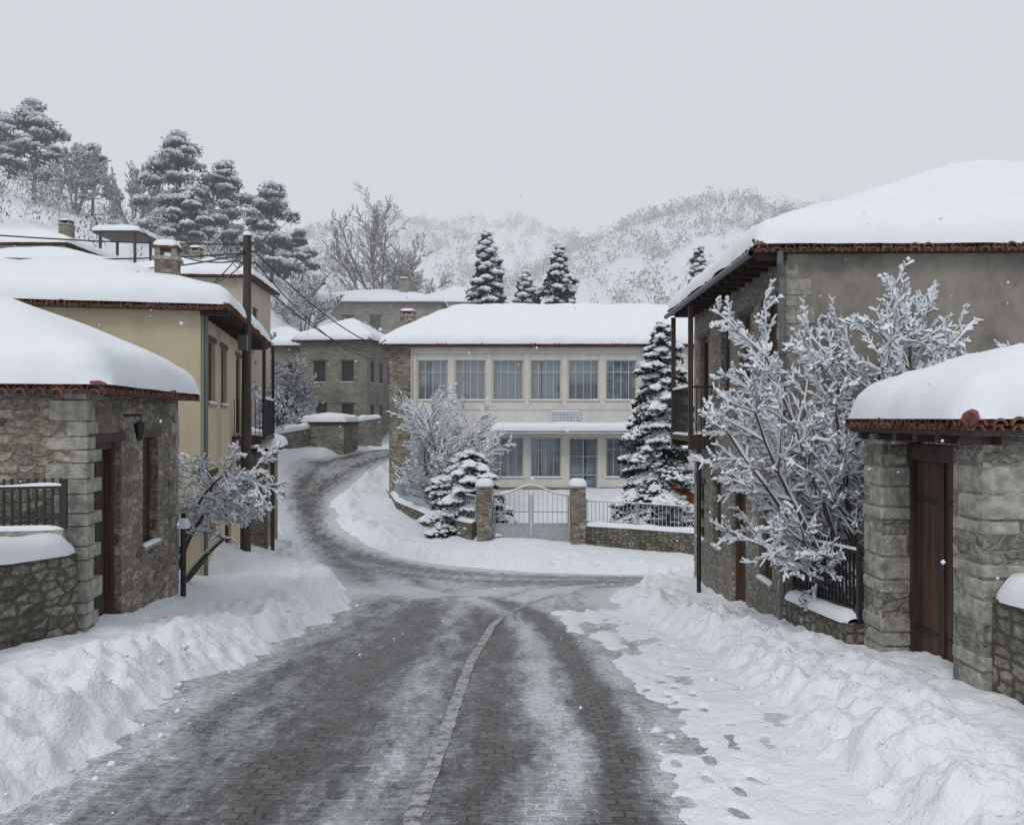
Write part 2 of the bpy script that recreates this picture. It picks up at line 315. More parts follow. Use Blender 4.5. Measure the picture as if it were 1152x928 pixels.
for _ in range(120): xx[1:-1]=(xx[:-2]+2*xx[1:-1]+xx[2:])/4
tx=np.gradient(xx); ty=np.gradient(yy); ln=np.hypot(tx,ty); nx,ny=ty/ln,-tx/ln
w1=.062+.012*fbm(yy*12,yy*0,3,4); w2=.062+.012*fbm(yy*12,yy*0+9,3,14)
Lx=xx-nx*w1; Ly=yy-ny*w1; Rx=xx+nx*w2; Ry=yy+ny*w2
V=np.concatenate([np.stack([Lx,Ly,G(Lx,Ly)+.006],-1),np.stack([Rx,Ry,G(Rx,Ry)+.006],-1)])
i=np.arange(399); npmesh('road_centre_line',V,np.stack([i,i+400,i+401,i+1],-1),mats=[lm])

# ------------------------------------------------------------------ mesh builder
class Fr:
    def __init__(s,p0,p1):
        s.p=Vector((p0[0],p0[1],0)); d=Vector((p1[0]-p0[0],p1[1]-p0[1],0)); s.L=d.length; s.d=d.normalized(); s.n=Vector((s.d.y,-s.d.x,0))
    def P(s,u,w,v): q=s.p+s.d*u+s.n*w; return (q.x,q.y,v)
class MB:
    def __init__(s): s.v=[];s.f=[];s.m=[];s.mats=[]
    def mi(s,mat):
        if mat not in s.mats: s.mats.append(mat)
        return s.mats.index(mat)
    def face(s,pts,mat):
        n=len(s.v); s.v.extend(pts); s.f.append(tuple(range(n,n+len(pts)))); s.m.append(s.mi(mat))
    def hexa(s,P,mat):
        n=len(s.v); s.v.extend(P); k=s.mi(mat)
        for q in ((0,3,2,1),(4,5,6,7),(0,1,5,4),(1,2,6,5),(2,3,7,6),(3,0,4,7)): s.f.append(tuple(n+i for i in q)); s.m.append(k)
    def box(s,x0,x1,y0,y1,z0,z1,mat):
        s.hexa([(x0,y0,z0),(x1,y0,z0),(x1,y1,z0),(x0,y1,z0),(x0,y0,z1),(x1,y0,z1),(x1,y1,z1),(x0,y1,z1)],mat)
    def fbox(s,fr,u0,u1,w0,w1,v0,v1,mat):
        P=fr.P; s.hexa([P(u0,w1,v0),P(u1,w1,v0),P(u1,w0,v0),P(u0,w0,v0),P(u0,w1,v1),P(u1,w1,v1),P(u1,w0,v1),P(u0,w0,v1)],mat)
    def tube(s,pts,rad,sides,mat,cap=False):
        n0=len(s.v); k=s.mi(mat); pts=[Vector(p) for p in pts]; m=len(pts)
        for i,p in enumerate(pts):
            d=(pts[min(i+1,m-1)]-pts[max(i-1,0)])
            if d.length<1e-6: d=Vector((0,0,1))
            d.normalize(); a=Vector((0,0,1)) if abs(d.z)<.9 else Vector((1,0,0))
            x=d.cross(a).normalized(); y=d.cross(x); r=rad[i] if hasattr(rad,'__len__') else rad
            for j in range(sides):
                t=2*math.pi*j/sides; q=p+(x*math.cos(t)+y*math.sin(t))*r; s.v.append((q.x,q.y,q.z))
        for i in range(m-1):
            for j in range(sides):
                a0=n0+i*sides+j; a1=n0+i*sides+(j+1)%sides
                s.f.append((a0,a1,a1+sides,a0+sides)); s.m.append(k)
        if cap:
            s.f.append(tuple(n0+j for j in range(sides))); s.m.append(k)
            s.f.append(tuple(n0+(m-1)*sides+j for j in range(sides))); s.m.append(k)
    def strip(s,pts,width,h,mat,step=.14,amp=.25,seed=0):
        P=[Vector(p) for p in pts]; out=[]
        for a,b in zip(P[:-1],P[1:]):
            n=max(1,int((b-a).length/step))
            for i in range(n): out.append(a.lerp(b,i/n))
        out.append(P[-1]); m=len(out); k=s.mi(mat); n0=len(s.v); S=9
        for i,p in enumerate(out):
            d=out[min(i+1,m-1)]-out[max(i-1,0)]; d.z=0; d.normalize(); nrm=Vector((d.y,-d.x,0))
            e=min(i,m-1-i)*step/max(h,.05); e=math.sqrt(max(.02,1-(1-min(1,e+.1))**2))
            q=1+amp*(vn(np.array([i*step*2.2]),np.array([seed+.5]),seed)[0]*2-1)
            for j in range(S):
                t=math.pi*j/(S-1); c=math.cos(t); sn=math.sin(t)
                w=p+nrm*(width/2*math.copysign(abs(c)**.7,c)*(.6+.4*e)); s.v.append((w.x,w.y,w.z+h*q*e*sn**.8-.01))
        for i in range(m-1):
            for j in range(S-1):
                a=n0+i*S+j; s.f.append((a,a+1,a+S+1,a+S)); s.m.append(k)
    def cap(s,x,y,z,rx,ry,h,mat,n=12):
        k=s.mi(mat); n0=len(s.v); rings=6
        for i in range(rings):
            t=i/(rings-1)*math.pi/2; r=math.cos(t)**.55 if i<rings-1 else .001; hz=math.sin(t)
            for j in range(n):
                a=2*math.pi*j/n; c,sn=math.cos(a),math.sin(a); pw=.6
                s.v.append((x+rx*r*math.copysign(abs(c)**pw,c),y+ry*r*math.copysign(abs(sn)**pw,sn),z+h*hz-.01))
        for i in range(rings-1):
            for j in range(n):
                a=n0+i*n+j; b=n0+i*n+(j+1)%n; s.f.append((a,b,b+n,a+n)); s.m.append(k)
    def obj(s,name,parent=None,smooth=False,uv=True,bevel=0):
        me=bpy.data.meshes.new(name); me.from_pydata([tuple(p) for p in s.v],[],s.f)
        for m in s.mats: me.materials.append(m)
        me.polygons.foreach_set('material_index',s.m)
        me.polygons.foreach_set('use_smooth',[smooth]*len(s.f))
        me.update()
        if uv:
            ul=me.uv_layers.new(name='UVMap'); buf=np.zeros(len(me.loops)*2,np.float32)
            for p in me.polygons:
                n=p.normal
                for li,vi in zip(p.loop_indices,p.vertices):
                    x,y,z=s.v[vi]
                    if abs(n.z)>.75: a,b=x,y
                    else:
                        q=math.hypot(n.x,n.y); a=-n.y/q*x+n.x/q*y; b=z
                    buf[li*2]=a; buf[li*2+1]=b
            ul.data.foreach_set('uv',buf)
        ob=bpy.data.objects.new(name,me); COL.objects.link(ob)
        if parent: ob.parent=parent
        if bevel:
            bm=ob.modifiers.new('bevel','BEVEL'); bm.width=bevel; bm.segments=2; bm.limit_method='ANGLE'
        return ob
def empty(name,loc=(0,0,0),rot=0):
    e=bpy.data.objects.new(name,None); COL.objects.link(e); e.location=loc; e.rotation_euler=(0,0,math.radians(rot)); e.empty_display_size=.3
    return e
def wallpanel(mb,fr,L,z0,z1,ops,mat,reveal=.2):
    us=sorted({0,L}|{o[0] for o in ops}|{o[1] for o in ops}); vs=sorted({z0,z1}|{o[2] for o in ops}|{o[3] for o in ops})
    for a,b in zip(us[:-1],us[1:]):
        for c,d in zip(vs[:-1],vs[1:]):
            cu,cv=(a+b)/2,(c+d)/2
            if any(o[0]<cu<o[1] and o[2]<cv<o[3] for o in ops): continue
            mb.face([fr.P(a,0,c),fr.P(b,0,c),fr.P(b,0,d),fr.P(a,0,d)],mat)
    for o in ops:
        a,b,c,d=o[:4]; r=-reveal; P=fr.P
        mb.face([P(a,0,c),P(a,r,c),P(a,r,d),P(a,0,d)],mat); mb.face([P(b,0,c),P(b,r,c),P(b,r,d),P(b,0,d)],mat)
        mb.face([P(a,0,c),P(b,0,c),P(b,r,c),P(a,r,c)],mat); mb.face([P(a,0,d),P(b,0,d),P(b,r,d),P(a,r,d)],mat)
def window(mb,sn,fr,o,reveal=.2):
    a,b,c,d,st=o[:5]; w1=-reveal*.45; w0=w1-.06; B=mb.fbox
    fm={'school':FRAMEW,'sdoor':FRAMEW}.get(st,WOODB); t=.06
    if st in('door','gate'):
        B(fr,a,b,w0-.04,w0-.01,c,d,WOODB)
        B(fr,a,a+.09,w0,w1+.03,c,d,WOODB); B(fr,b-.09,b,w0,w1+.03,c,d,WOODB); B(fr,a+.09,b-.09,w0,w1+.03,d-.1,d,WOODB)
        mid=(a+b)/2
        for x0,x1 in ((a+.1,mid-.008),(mid+.008,b-.1)):
            for v0,v1 in ((c+.12,c+.75),(c+.85,d-.75),(d-.66,d-.16)):
                B(fr,x0+.06,x1-.06,w0-.01,w0+.012,v0,v1,WOODD)
            B(fr,x0,x1,w0-.01,w0+.002,c+.02,d-.12,WOODB)
        return
    B(fr,a,a+t,w0,w1,c,d,fm); B(fr,b-t,b,w0,w1,c,d,fm); B(fr,a+t,b-t,w0,w1,c,c+t,fm); B(fr,a+t,b-t,w0,w1,d-t,d,fm)
    if st=='shut':
        mid=(a+b)/2
        for x0,x1 in ((a+t,mid-.005),(mid+.005,b-t)):
            B(fr,x0,x1,w0+.005,w1-.015,c+t,d-t,WOODB)
            n=int((d-c)/.09)
            for i in range(n):
                v=c+t+.03+i*.09
                if v+.05<d-t: B(fr,x0+.05,x1-.05,w1-.015,w1-.002,v,v+.05,WOODD)
        return
    nx,ny={'school':(4,2),'sdoor':(2,3)}.get(st,(2,2)); m=.035
    for i in range(1,nx):
        u=a+(b-a)*i/nx; B(fr,u-m/2,u+m/2,w0+.01,w1-.005,c+t,d-t,fm)
    for j in range(1,ny):
        v=c+(d-c)*(j/ny if st!='school' else .70); B(fr,a+t,b-t,w0+.013,w1-.008,v-m/2,v+m/2,fm)
    P=fr.P
    if st in('school','sdoor'):
        g0=w0+.03; mb.face([P(a+t,g0,c+t),P(b-t,g0,c+t),P(b-t,g0,d-t),P(a+t,g0,d-t)],GLASS)
        n=40; ph=U(0,6); gap=random.choice((0,0,.04,.1)); gc=U(a+.3,b-.3)
        for i in range(n):
            u0=a+t+(b-a-2*t)*i/n; u1=a+t+(b-a-2*t)*(i+1)/n
            if abs((u0+u1)/2-gc)<gap: continue
            f=lambda u:g0-.10-.03*math.sin(u*38+ph)
            mb.face([P(u0,f(u0),c+t-.03),P(u1,f(u1),c+t-.03),P(u1,f(u1),d-t+.03),P(u0,f(u0),d-t+.03)],CURT)
        mb.face([P(a-.3,g0-.5,c-.3),P(b+.3,g0-.5,c-.3),P(b+.3,g0-.5,d+.3),P(a-.3,g0-.5,d+.3)],DGLASS_ROOM)  # dark sheet behind the curtains stands in for the unlit room
    else:
        g0=w0+.03; mb.face([P(a+t,g0,c+t),P(b-t,g0,c+t),P(b-t,g0,d-t),P(a+t,g0,d-t)],DGLASS_ROOM)
def snowroof(name,parent,x0,x1,y0,y1,ze,rise,hx,hy,thick,seed=0,res=.18):
    def axis(a,b):
        L=b-a; e=[0,.01,.03,.07,.12,.19,.28,.4]; n=max(4,int((L-.8)/res)); mid=list(np.linspace(.4,L-.4,n))[1:-1]
        return a+np.array(e+mid+[L-q for q in e[::-1]])
    ax,ay=axis(x0,x1),axis(y0,y1); X,Y=np.meshgrid(ax,ay); 
    ex=np.minimum(X-x0,x1-X); ey=np.minimum(Y-y0,y1-Y)
    a=ex/hx; b=ey/hy; k=.045
    h=-k*np.log(np.exp(-a/k)+np.exp(-b/k)+np.exp(-1/k)); h=np.maximum(h,0)*rise
    e=np.minimum(ex,ey); r=thick*.9
    cx=np.maximum(r-ex,0); cy=np.maximum(r-ey,0); dd=np.minimum(np.hypot(cx,cy)/r,1)
    t=thick*np.sqrt(np.maximum(1-dd**2.4,0))
    t=t*(1+.22*fbm(X*.8+seed,Y*.8,3,seed)+.07*fbm(X*4,Y*4,2,seed+3))
    nz=.08*fbm(X*1.6,Y*1.6,3,seed+9); c=((x0+x1)/2,(y0+y1)/2)
    edge=np.exp(-e/.25)
    X2=X+np.sign(X-c[0])*edge*nz*(ex<=ey+.3); Y2=Y+np.sign(Y-c[1])*edge*nz*(ey<=ex+.3)
    return npmesh(name,np.stack([X2,Y2,ze+h+t],-1).reshape(-1,3),gridfaces(len(ay),len(ax)),mats=[SNOW],smooth=True,parent=parent)
def tiles_edge(mb,p0,p1,z,step=.19,r=.085,ln=.3,slope=.35,mat=TILE):
    fr=Fr(p0,p1); n=int(fr.L/step); k=mb.mi(mat); S=7
    for i in range(n):
        u=(i+.5)*fr.L/n; rr=r*U(.9,1.08); n0=len(mb.v); o=U(-.02,.02)
        for w,dz in ((o,0),(-ln+o,ln*slope)):
            for q in (rr,rr-.022):
                for j in range(S):
                    t=math.pi*j/(S-1); mb.v.append(fr.P(u+math.cos(t)*q,w,z+dz+math.sin(t)*q))
        for j in range(S-1):
            for (A,B) in ((0,S),(0,2*S),(S,3*S)):
                mb.f.append((n0+A+j,n0+A+j+1,n0+B+j+1,n0+B+j)); mb.m.append(k)
def house(name,fl,rot,W,D,z0,ze,mats,ops={},over=.4,rise=1.5,hx=None,thick=.3,tiles=True,quoins=(),chim=(),stonech=S_FAR,rafters=(),reveal=.2,lintel=True,fo=None):
    e=empty(name,(fl[0],fl[1],0),rot); C=[(0,0),(W,0),(W,D),(0,D)]
    S={'front':Fr(C[0],C[1]),'right':Fr(C[1],C[2]),'back':Fr(C[2],C[3]),'left':Fr(C[3],C[0])}
    wl=MB(); wn=MB(); tr=MB(); fo=over if fo is None else fo
    for i,k in enumerate(('front','right','back','left')):
        fr=S[k]; o=ops.get(k,[]); wallpanel(wl,fr,fr.L,z0,ze,o,mats[i],reveal)
        for q in o:
            window(wn,None,fr,q,reveal)
            if lintel and q[4] in('win','shut','door'):
                tr.fbox(fr,q[0]-.15,q[1]+.15,-.02,.012,q[3],q[3]+.11,WOODD)
            if q[4] in('win','shut','school') :
                tr.fbox(fr,q[0]-.05,q[1]+.05,-reveal*.4,.04,q[2]-.06,q[2],QUOIN if q[4]!='school' else FRAMEW)
                tr.strip([fr.P(q[0]-.04,.005,q[2]+.003),fr.P(q[1]+.04,.005,q[2]+.003)],.10,.05,SNOW,.1,.4,int(q[0]*7)%9)
    for (cx,cy) in quoins:
        zz=z0; i=0; sx=1 if cx==0 else -1; sy=1 if cy==0 else -1
        X=0 if cx==0 else W; Y=0 if cy==0 else D
        while zz<ze-.1:
            h=U(.14,.25); h=min(h,ze-zz); a,b=(U(.3,.45),U(.16,.24)) if i%2 else (U(.16,.24),U(.3,.45)); p=U(.004,.018)
            xs=sorted((X-sx*p,X+sx*a)); yb=sorted((Y-sy*p,Y+sy*b))
            tr.box(xs[0],xs[1],yb[0],yb[1],zz+.012,zz+h-.006,QUOIN); zz+=h; i+=1
    hx=hx or min(W,D)/2+over
    x0,x1,y0,y1=-over,W+over,-fo,D+over; hy=(y1-y0)/2; ym=(y0+y1)/2
    rf=MB(); zt=ze+.02
    A=[(x0,y0,zt),(x1,y0,zt),(x1,y1,zt),(x0,y1,zt)]; r0=(x0+hx,ym,zt+rise); r1=(x1-hx,ym,zt+rise)
    rf.face([A[0],A[1],r1,r0],TILE); rf.face([A[1],A[2],r1],TILE); rf.face([A[2],A[3],r0,r1],TILE); rf.face([A[3],A[0],r0],TILE)
    rf.box(x0+.02,x1-.02,y0+.02,y1-.02,ze-.05,ze+.0,WOODD)
    if tiles:
        for k,(p,q,sl) in {'f':((x0,y0),(x1,y0),rise/hy),'r':((x1,y0),(x1,y1),rise/hx),'l':((x0,y1),(x0,y0),rise/hx)}.items():
            tiles_edge(rf,p,q,ze-.015,slope=sl)
            tiles_edge(rf,p,q,ze-.06,step=.19,r=.07,ln=.2,slope=sl)
    for k in rafters:
        fr=S[k]; n=int(fr.L/.45)
        for i in range(n+1):
            u=i*fr.L/n; rf.fbox(fr,u-.035,u+.035,0.0,over-.06,ze-.14,ze-.051,WOODD)
    for (cx,cy,cw,ct) in chim:
        ch=MB(); ch.box(cx-cw/2,cx+cw/2,cy-cw/2,cy+cw/2,ze,ct-.18,stonech); ch.box(cx-cw/2-.05,cx+cw/2+.05,cy-cw/2-.05,cy+cw/2+.05,ct-.18,ct-.11,QUOIN)
        for sx in(-1,1):
            for sy in(-1,1): ch.box(cx+sx*cw*.38-.05,cx+sx*cw*.38+.05,cy+sy*cw*.38-.05,cy+sy*cw*.38+.05,ct-.11,ct+.06,QUOIN)
        ch.box(cx-cw/2-.04,cx+cw/2+.04,cy-cw/2-.04,cy+cw/2+.04,ct+.06,ct+.11,TILE); ch.cap(cx,cy,ct+.11,cw/2+.06,cw/2+.06,.16,SNOW)
        ch.obj('chimney',e)
    wl.obj('walls',e)
    if wn.v: wn.obj('windows_and_doors',e)
    if tr.v: tr.obj('stone_and_wood_trim',e)
    rf.obj('roof',e)
    snowroof('roof_snow',e,x0-.02,x1+.02,y0-.02,y1+.02,zt+.03,rise,hx,hy,thick,seed=int(abs(fl[0])*3)+1)
    return e,S
# ------------------------------------------------------------------ left stone outbuilding
e,S=house('stone_outbuilding',(-9.41,8.72),7.4,4.5,3.73,-1,2.93,(S_WARM,S_WARM,S_WARM,S_WARM),
  {'right':[(.22,1.14,-.05,2.3,'door'),(2.0,2.68,.78,2.32,'shut')]},over=.28,rise=.98,thick=.38,quoins=((1,0),(1,1)),reveal=.26)
q=MB()
fr=S['right']; q.fbox(fr,1.22,1.26,0,.22,2.62,2.65,IRON); q.fbox(fr,1.235,1.245,.2,.21,2.5,2.62,IRON)
c=fr.P(1.24,.2,0)
q.tube([(c[0],c[1],2.3),(c[0],c[1],2.33),(c[0],c[1],2.48),(c[0],c[1],2.52),(c[0],c[1],2.56)],[.02,.045,.075,.08,.015],6,IRON,True)
q.fbox(fr,.2,1.16,.0,.3,-.2,-.05,QUOIN); q.strip([fr.P(.2,.25,-.06),fr.P(1.16,.25,-.06)],.12,.05,SNOW)
q.obj('wall_lantern_and_step',e)
def polywall(name,pts,th,mat,snow=.14,rail=None,parent=None,sw=1.12,bars=.13,rh=1.0):
    e=parent or empty(name); w=MB(); sn=MB(); rl=MB()
    for (a,b) in zip(pts[:-1],pts[1:]):
        fr=Fr(a[:2],b[:2]); P=fr.P
        w.hexa([P(0,th/2,a[2]),P(fr.L,th/2,b[2]),P(fr.L,-th/2,b[2]),P(0,-th/2,a[2]),P(0,th/2,a[3]),P(fr.L,th/2,b[3]),P(fr.L,-th/2,b[3]),P(0,-th/2,a[3])],mat)
        if rail:
            n=max(1,int(fr.L/bars))
            for i in range(n):
                u=(i+.5)*fr.L/n; z=a[3]+(b[3]-a[3])*u/fr.L
                rl.fbox(fr,u-.011,u+.011,-.011,.011,z-.02,z+rh+(.06 if rail is IRON else 0),rail)
            for hgt in (.12,rh-.06):
                rl.hexa([P(0,.018,a[3]+hgt),P(fr.L,.018,b[3]+hgt),P(fr.L,-.018,b[3]+hgt),P(0,-.018,a[3]+hgt),P(0,.018,a[3]+hgt+.035),P(fr.L,.018,b[3]+hgt+.035),P(fr.L,-.018,b[3]+hgt+.035),P(0,-.018,a[3]+hgt+.035)],rail)
            k=max(1,int(fr.L/2))
            for i in range(k+1):
                u=i*fr.L/k; z=a[3]+(b[3]-a[3])*u/fr.L; rl.fbox(fr,u-.025,u+.025,-.025,.025,z,z+rh+.04,rail)
            rl.strip([P(0,0,a[3]+rh-.02),P(fr.L,0,b[3]+rh-.02)],.05,.035,SNOW,.12,.8,3)
    if snow: sn.strip([(p[0],p[1],p[3]) for p in pts],th*sw,snow,SNOW,.14,.3,int(abs(pts[0][0]*5))%50)
    w.obj('masonry',e)
    if snow: sn.obj('snow_cap',e,smooth=True,uv=False)
    if rl.v: rl.obj('railing',e,uv=False)
    return e
polywall('stone_garden_wall',[(-5.18,9.22,-1,1.05),(-5.40,8.3,-1,1.1),(-5.7,7.0,-.8,1.25),(-6.1,5,-.6,1.4)],.4,S_DARK,.28)
y=MB(); y.box(-9.3,-5.65,7.2,8.6,-1,1.1,S_DARK); 
yo=empty('snowy_yard_terrace'); y.obj('terrace',yo); snowroof('terrace_snow',yo,-9.3,-5.3,7.3,8.95,1.05,.02,1,1,.22,4)
polywall('iron_railing',[(-9,8.58,1.1,1.30),(-5.09,9.10,1.1,1.34)],.08,QUOIN,.05,IRON,bars=.085,rh=.52)
# ------------------------------------------------------------------ yellow house
e,S=house('yellow_plastered_house',(-13.87,13.88),11.7,8,7.7,-2,4.72,(P_YEL,P_YEL,P_YEL,P_YEL),
  {'right':[(.9,1.8,2.9,4.2,'shut'),(2.6,3.5,2.9,4.2,'shut'),(5.1,6.0,2.2,4.2,'door'),(1.0,2.0,.1,1.4,'shut'),(3.2,4.2,-.9,1.4,'door'),(5.3,6.2,.1,1.4,'shut')]},
  over=.6,fo=.3,rise=1.5,thick=.36,chim=((7.16,1.19,.42,6.0),),stonech=S_WARM,rafters=('right',))
bk=MB(); fr=S['right']
bk.fbox(fr,4.3,6.9,.01,.8,2.06,2.14,WOODD)
for u in (4.35,6.85): 
    bk.fbox(fr,u-.04,u+.04,.72,.8,2.16,4.6,WOODD); bk.fbox(fr,u-.04,u+.04,0,.7,1.93,2.05,WOODD)
for u in (6.85,): bk.fbox(fr,u-.05,u+.05,.70,.8,-1.6,2.05,WOODD)
n=26
for i in range(n): u=4.35+2.5*i/n; bk.fbox(fr,u-.009,u+.009,.75,.768,2.14,3.05,IRON)
for i in range(7): bk.fbox(fr,4.33,4.345,.05+i*.1,.065+i*.1,2.14,3.05,IRON)
bk.fbox(fr,4.3,6.9,.74,.78,3.05,3.09,IRON); bk.strip([fr.P(4.3,.45,2.14),fr.P(6.9,.45,2.14)],.6,.1,SNOW); bk.strip([fr.P(4.3,.76,3.08),fr.P(6.9,.76,3.08)],.07,.06,SNOW)
bk.obj('balcony',e)
dp=MB(); dp.tube([fr.P(.12,.08,4.6),fr.P(.12,.08,-.8)],.045,8,PIPE); dp.obj('downpipe',e)
house('stone_house_annex',(-9.4,21.9),11.7,2.6,3.4,-2,1.7,(S_WARM,)*4,{'right':[(1,1.7,0,1.2,'win')]},over=.3,rise=.5,thick=.25,tiles=False)
# ------------------------------------------------------------------ background houses
house('stone_village_house',(-15.5,58.6),-6,5.0,9,-1,8.2,(S_FAR,)*4,
  {'front':[(1.0,1.9,5.2,6.7,'win'),(3.1,4.0,5.2,6.7,'win'),(1.2,2.0,2.2,3.6,'win'),(3.1,4.0,2.2,3.6,'win')],
   'right':[(1,1.9,5.2,6.7,'win'),(3.4,4.3,5.2,6.7,'win'),(5.8,6.7,5.2,6.7,'win'),(1,1.9,2,3.5,'win'),(3.4,4.3,2,3.5,'win'),(5.8,6.7,2,3.5,'win')]},over=.5,rise=1.9,thick=.4,rafters=())
house('stone_village_house',(-20.5,60.5),0,5.2,6,0,8.0,(S_FAR,)*4,{'front':[(3,3.9,5.3,6.6,'win')]},over=.4,rise=1.5,thick=.4,tiles=False)
house('stone_village_house',(-21.2,80),0,14,10,5,14.1,(S_FAR,)*4,{'front':[(1.4,2.5,11,12.8,'win'),(4.2,5.3,11,12.8,'win'),(7,8.1,11,12.8,'win'),(10,11.1,11,12.8,'win')]},over=.5,rise=1.7,thick=.45,tiles=False,chim=((10,3,.9,16.9),))
house('stone_village_house',(-10,86),6,9,8,4,15.0,(P_CREAM2,S_FAR,S_FAR,S_FAR),{'front':[(1.4,2.5,12.3,14,'win'),(4.2,5.3,12.3,14,'win')]},over=.5,rise=2.0,thick=.45,tiles=False)
house('cream_village_house',(-22.3,45),4,7.2,6,2,10.6,(P_CREAM2,)*4,{'front':[(1.0,2,7.6,9.2,'shut'),(3,4,7.6,9.2,'shut'),(5.2,6.2,7.6,9.2,'shut')],'right':[(1.5,2.5,7.6,9,'shut')]},over=.5,rise=1.3,thick=.42,tiles=True,chim=((3.8,2,.6,12.5),))
house('cream_village_house',(-18.5,37),8,5.5,5,1,6.3,(P_CREAM2,)*4,{'right':[(1.5,2.5,4,5.4,'shut')]},over=.5,rise=1.2,thick=.4,tiles=True)
house('cream_village_house',(-36.5,50),0,8.5,7,6,13.4,(P_CREAM2,)*4,{'front':[(5,6.1,10.8,12.3,'shut'),(7,8,10.8,12.3,'shut')]},over=.5,rise=1.4,thick=.42,tiles=True,chim=((7,3,.7,15.5),))
house('stone_shed',(-12.9,49.5),-8,2.6,2.6,-.5,2.3,(S_GREY,)*4,{},over=.15,rise=.25,thick=.35,tiles=False)
e=empty('wooden_pavilion',(-31.0,60,0)); m=MB(); zg=G1(-30,61)
for a_ in (0,2.6):
    for b_ in (0,2.6): m.box(a_,a_+.16,b_,b_+.16,zg-.5,16.4,WOODD)
m.box(-.3,3.1,-.3,3.1,16.4,16.55,WOODD); m.obj('posts_and_beams',e); snowroof('roof_snow',e,-.4,3.2,-.4,3.2,16.55,.5,1.8,1.8,.35,5)
polywall('roadside_stone_wall',[(-11.2,33.5,-2.5,-.1),(-12.9,37.5,-2,.7),(-13.6,41,-1.5,1.3),(-13.9,45,-1,1.6),(-12.6,50,-1,2.0)],.5,S_GREY,.35)
polywall('roadside_stone_wall',[(-11,53.5,-.5,2.3),(-9.3,56,0,2.6)],.5,S_GREY,.3)
polywall('hillside_terrace_wall',[(-30,56,6,12.5),(-24,55,5,11.5)],.5,S_GREY,.35)
# ------------------------------------------------------------------ school
X0=-5.8
ws=[]
for i in range(6):
    c=-3.76+1.79*i-X0; ws.append((c-.72,c+.72,3.44,5.34,'school'))
    if i==4: ws.append((c-.68,c+.68,-1.0,1.64,'sdoor'))
    else: ws.append((c-.72,c+.72,-.22,1.66,'school'))
e,S=house('school_building',(X0,38),0,16.8,12,-3,6.02,(P_CREAM,S_WARM,S_WARM,S_WARM),{'front':ws},over=.45,rise=2.45,hx=3.2,thick=.42,tiles=True,chim=((.3,4.3,.7,8.1),),stonech=S_WARM,lintel=False)
q=MB(); fr=S['front']
q.fbox(fr,-.03,1.0,-.03,.05,-3,5.9,S_WARM); q.fbox(fr,12.05,13.4,.0,.05,-3,5.9,S_WARM)
q.fbox(fr,1.003,12.047,.004,.06,5.62,5.95,P_CREAM); q.fbox(fr,1.003,12.047,.004,.035,2.98,3.12,P_CREAM)
for i in range(7):
    c=-3.76+1.79*(i-.5)-X0; q.fbox(fr,c-.1,c+.1,.004,.05,3.121,5.619,P_CREAM)
q.fbox(fr,1.003,8.5,.004,.06,-3,-.7,S_WARM)
q.fbox(fr,9.95,12.047,.004,.06,-3,-.7,S_WARM)
q.obj('facade_trim',e)
q=MB(); q.fbox(fr,4.9,12.3,0.0,1.15,1.88,2.02,P_CREAM); q.strip([fr.P(4.85,.6,2.02),fr.P(12.35,.6,2.02)],1.25,.4,SNOW,.2,.12)
q.obj('entrance_canopy',e)
q=MB(); q.fbox(fr,8.5-.9,8.5+.55,.052,.09,2.36,2.9,SIGNW)
for j in range(3):
    u=8.5-.8
    while u<8.5+.4:
        l=U(.05,.14); q.fbox(fr,u,min(u+l,9.0),.09,.095,2.75-j*.14-.022,2.75-j*.14+.022,SIGNT); u+=l+.06
q.strip([fr.P(7.6,.08,2.9),fr.P(9.05,.08,2.9)],.08,.07,SNOW); q.obj('school_sign',e)
dp=MB()
for u in (1.05,12.0): dp.tube([fr.P(u,.1,5.9),fr.P(u,.1,-1)],.05,8,FRAMEW)
dp.obj('downpipes',e)
# ------------------------------------------------------------------ school gate, pillars, fence walls
def pillar(name,x,y,z0,z1,w,mat,sh=.28,parent=None):
    m=MB(); m.box(x-w/2,x+w/2,y-w/2,y+w/2,z0,z1,mat); m.box(x-w/2-.05,x+w/2+.05,y-w/2-.05,y+w/2+.05,z1,z1+.07,QUOIN)
    m.cap(x,y,z1+.07,w/2+.07,w/2+.07,sh,SNOW); return m.obj(name,parent)
pillar('stone_gate_pillar',-1.03,30,-3,.0,.56,S_WARM); pillar('stone_gate_pillar',2.46,30,-3,.0,.56,S_WARM)
ge=empty('school_gate'); m=MB(); fr=Fr((-.74,30.05),(2.17,30.05)); zb=-2.02
for s_ in (0,1):
    u0=.02 if s_==0 else 1.47; u1=1.44 if s_==0 else 2.89
    m.fbox(fr,u0,u0+.06,-.03,.03,zb,-.30,GMET); m.fbox(fr,u1-.06,u1,-.03,.03,zb,-.30,GMET)
    m.fbox(fr,u0+.06,u1-.06,-.025,.025,zb+.05,zb+.1,GMET); m.fbox(fr,u0+.06,u1-.06,-.025,.025,zb+.62,zb+.67,GMET); m.fbox(fr,u0+.06,u1-.06,-.012,.012,zb+.1,zb+.62,GMET)
    m.fbox(fr,u0+.06,u1-.06,-.02,.02,-.95,-.91,GMET)
pts=[]
for i in range(33):
    u=.02+2.87*i/32; z=-.32+.38*math.exp(-((u-1.455)/.75)**2); pts.append(fr.P(u,0,z))
    if i%2==1 : m.fbox(fr,u-.011,u+.011,-.011,.011,zb+.67,z,GMET)
m.tube(pts,.028,6,GMET); m.strip([(p[0],p[1],p[2]+.02) for p in pts],.06,.05,SNOW,.1,.5)
m.obj('gate_leaves',ge,uv=False)
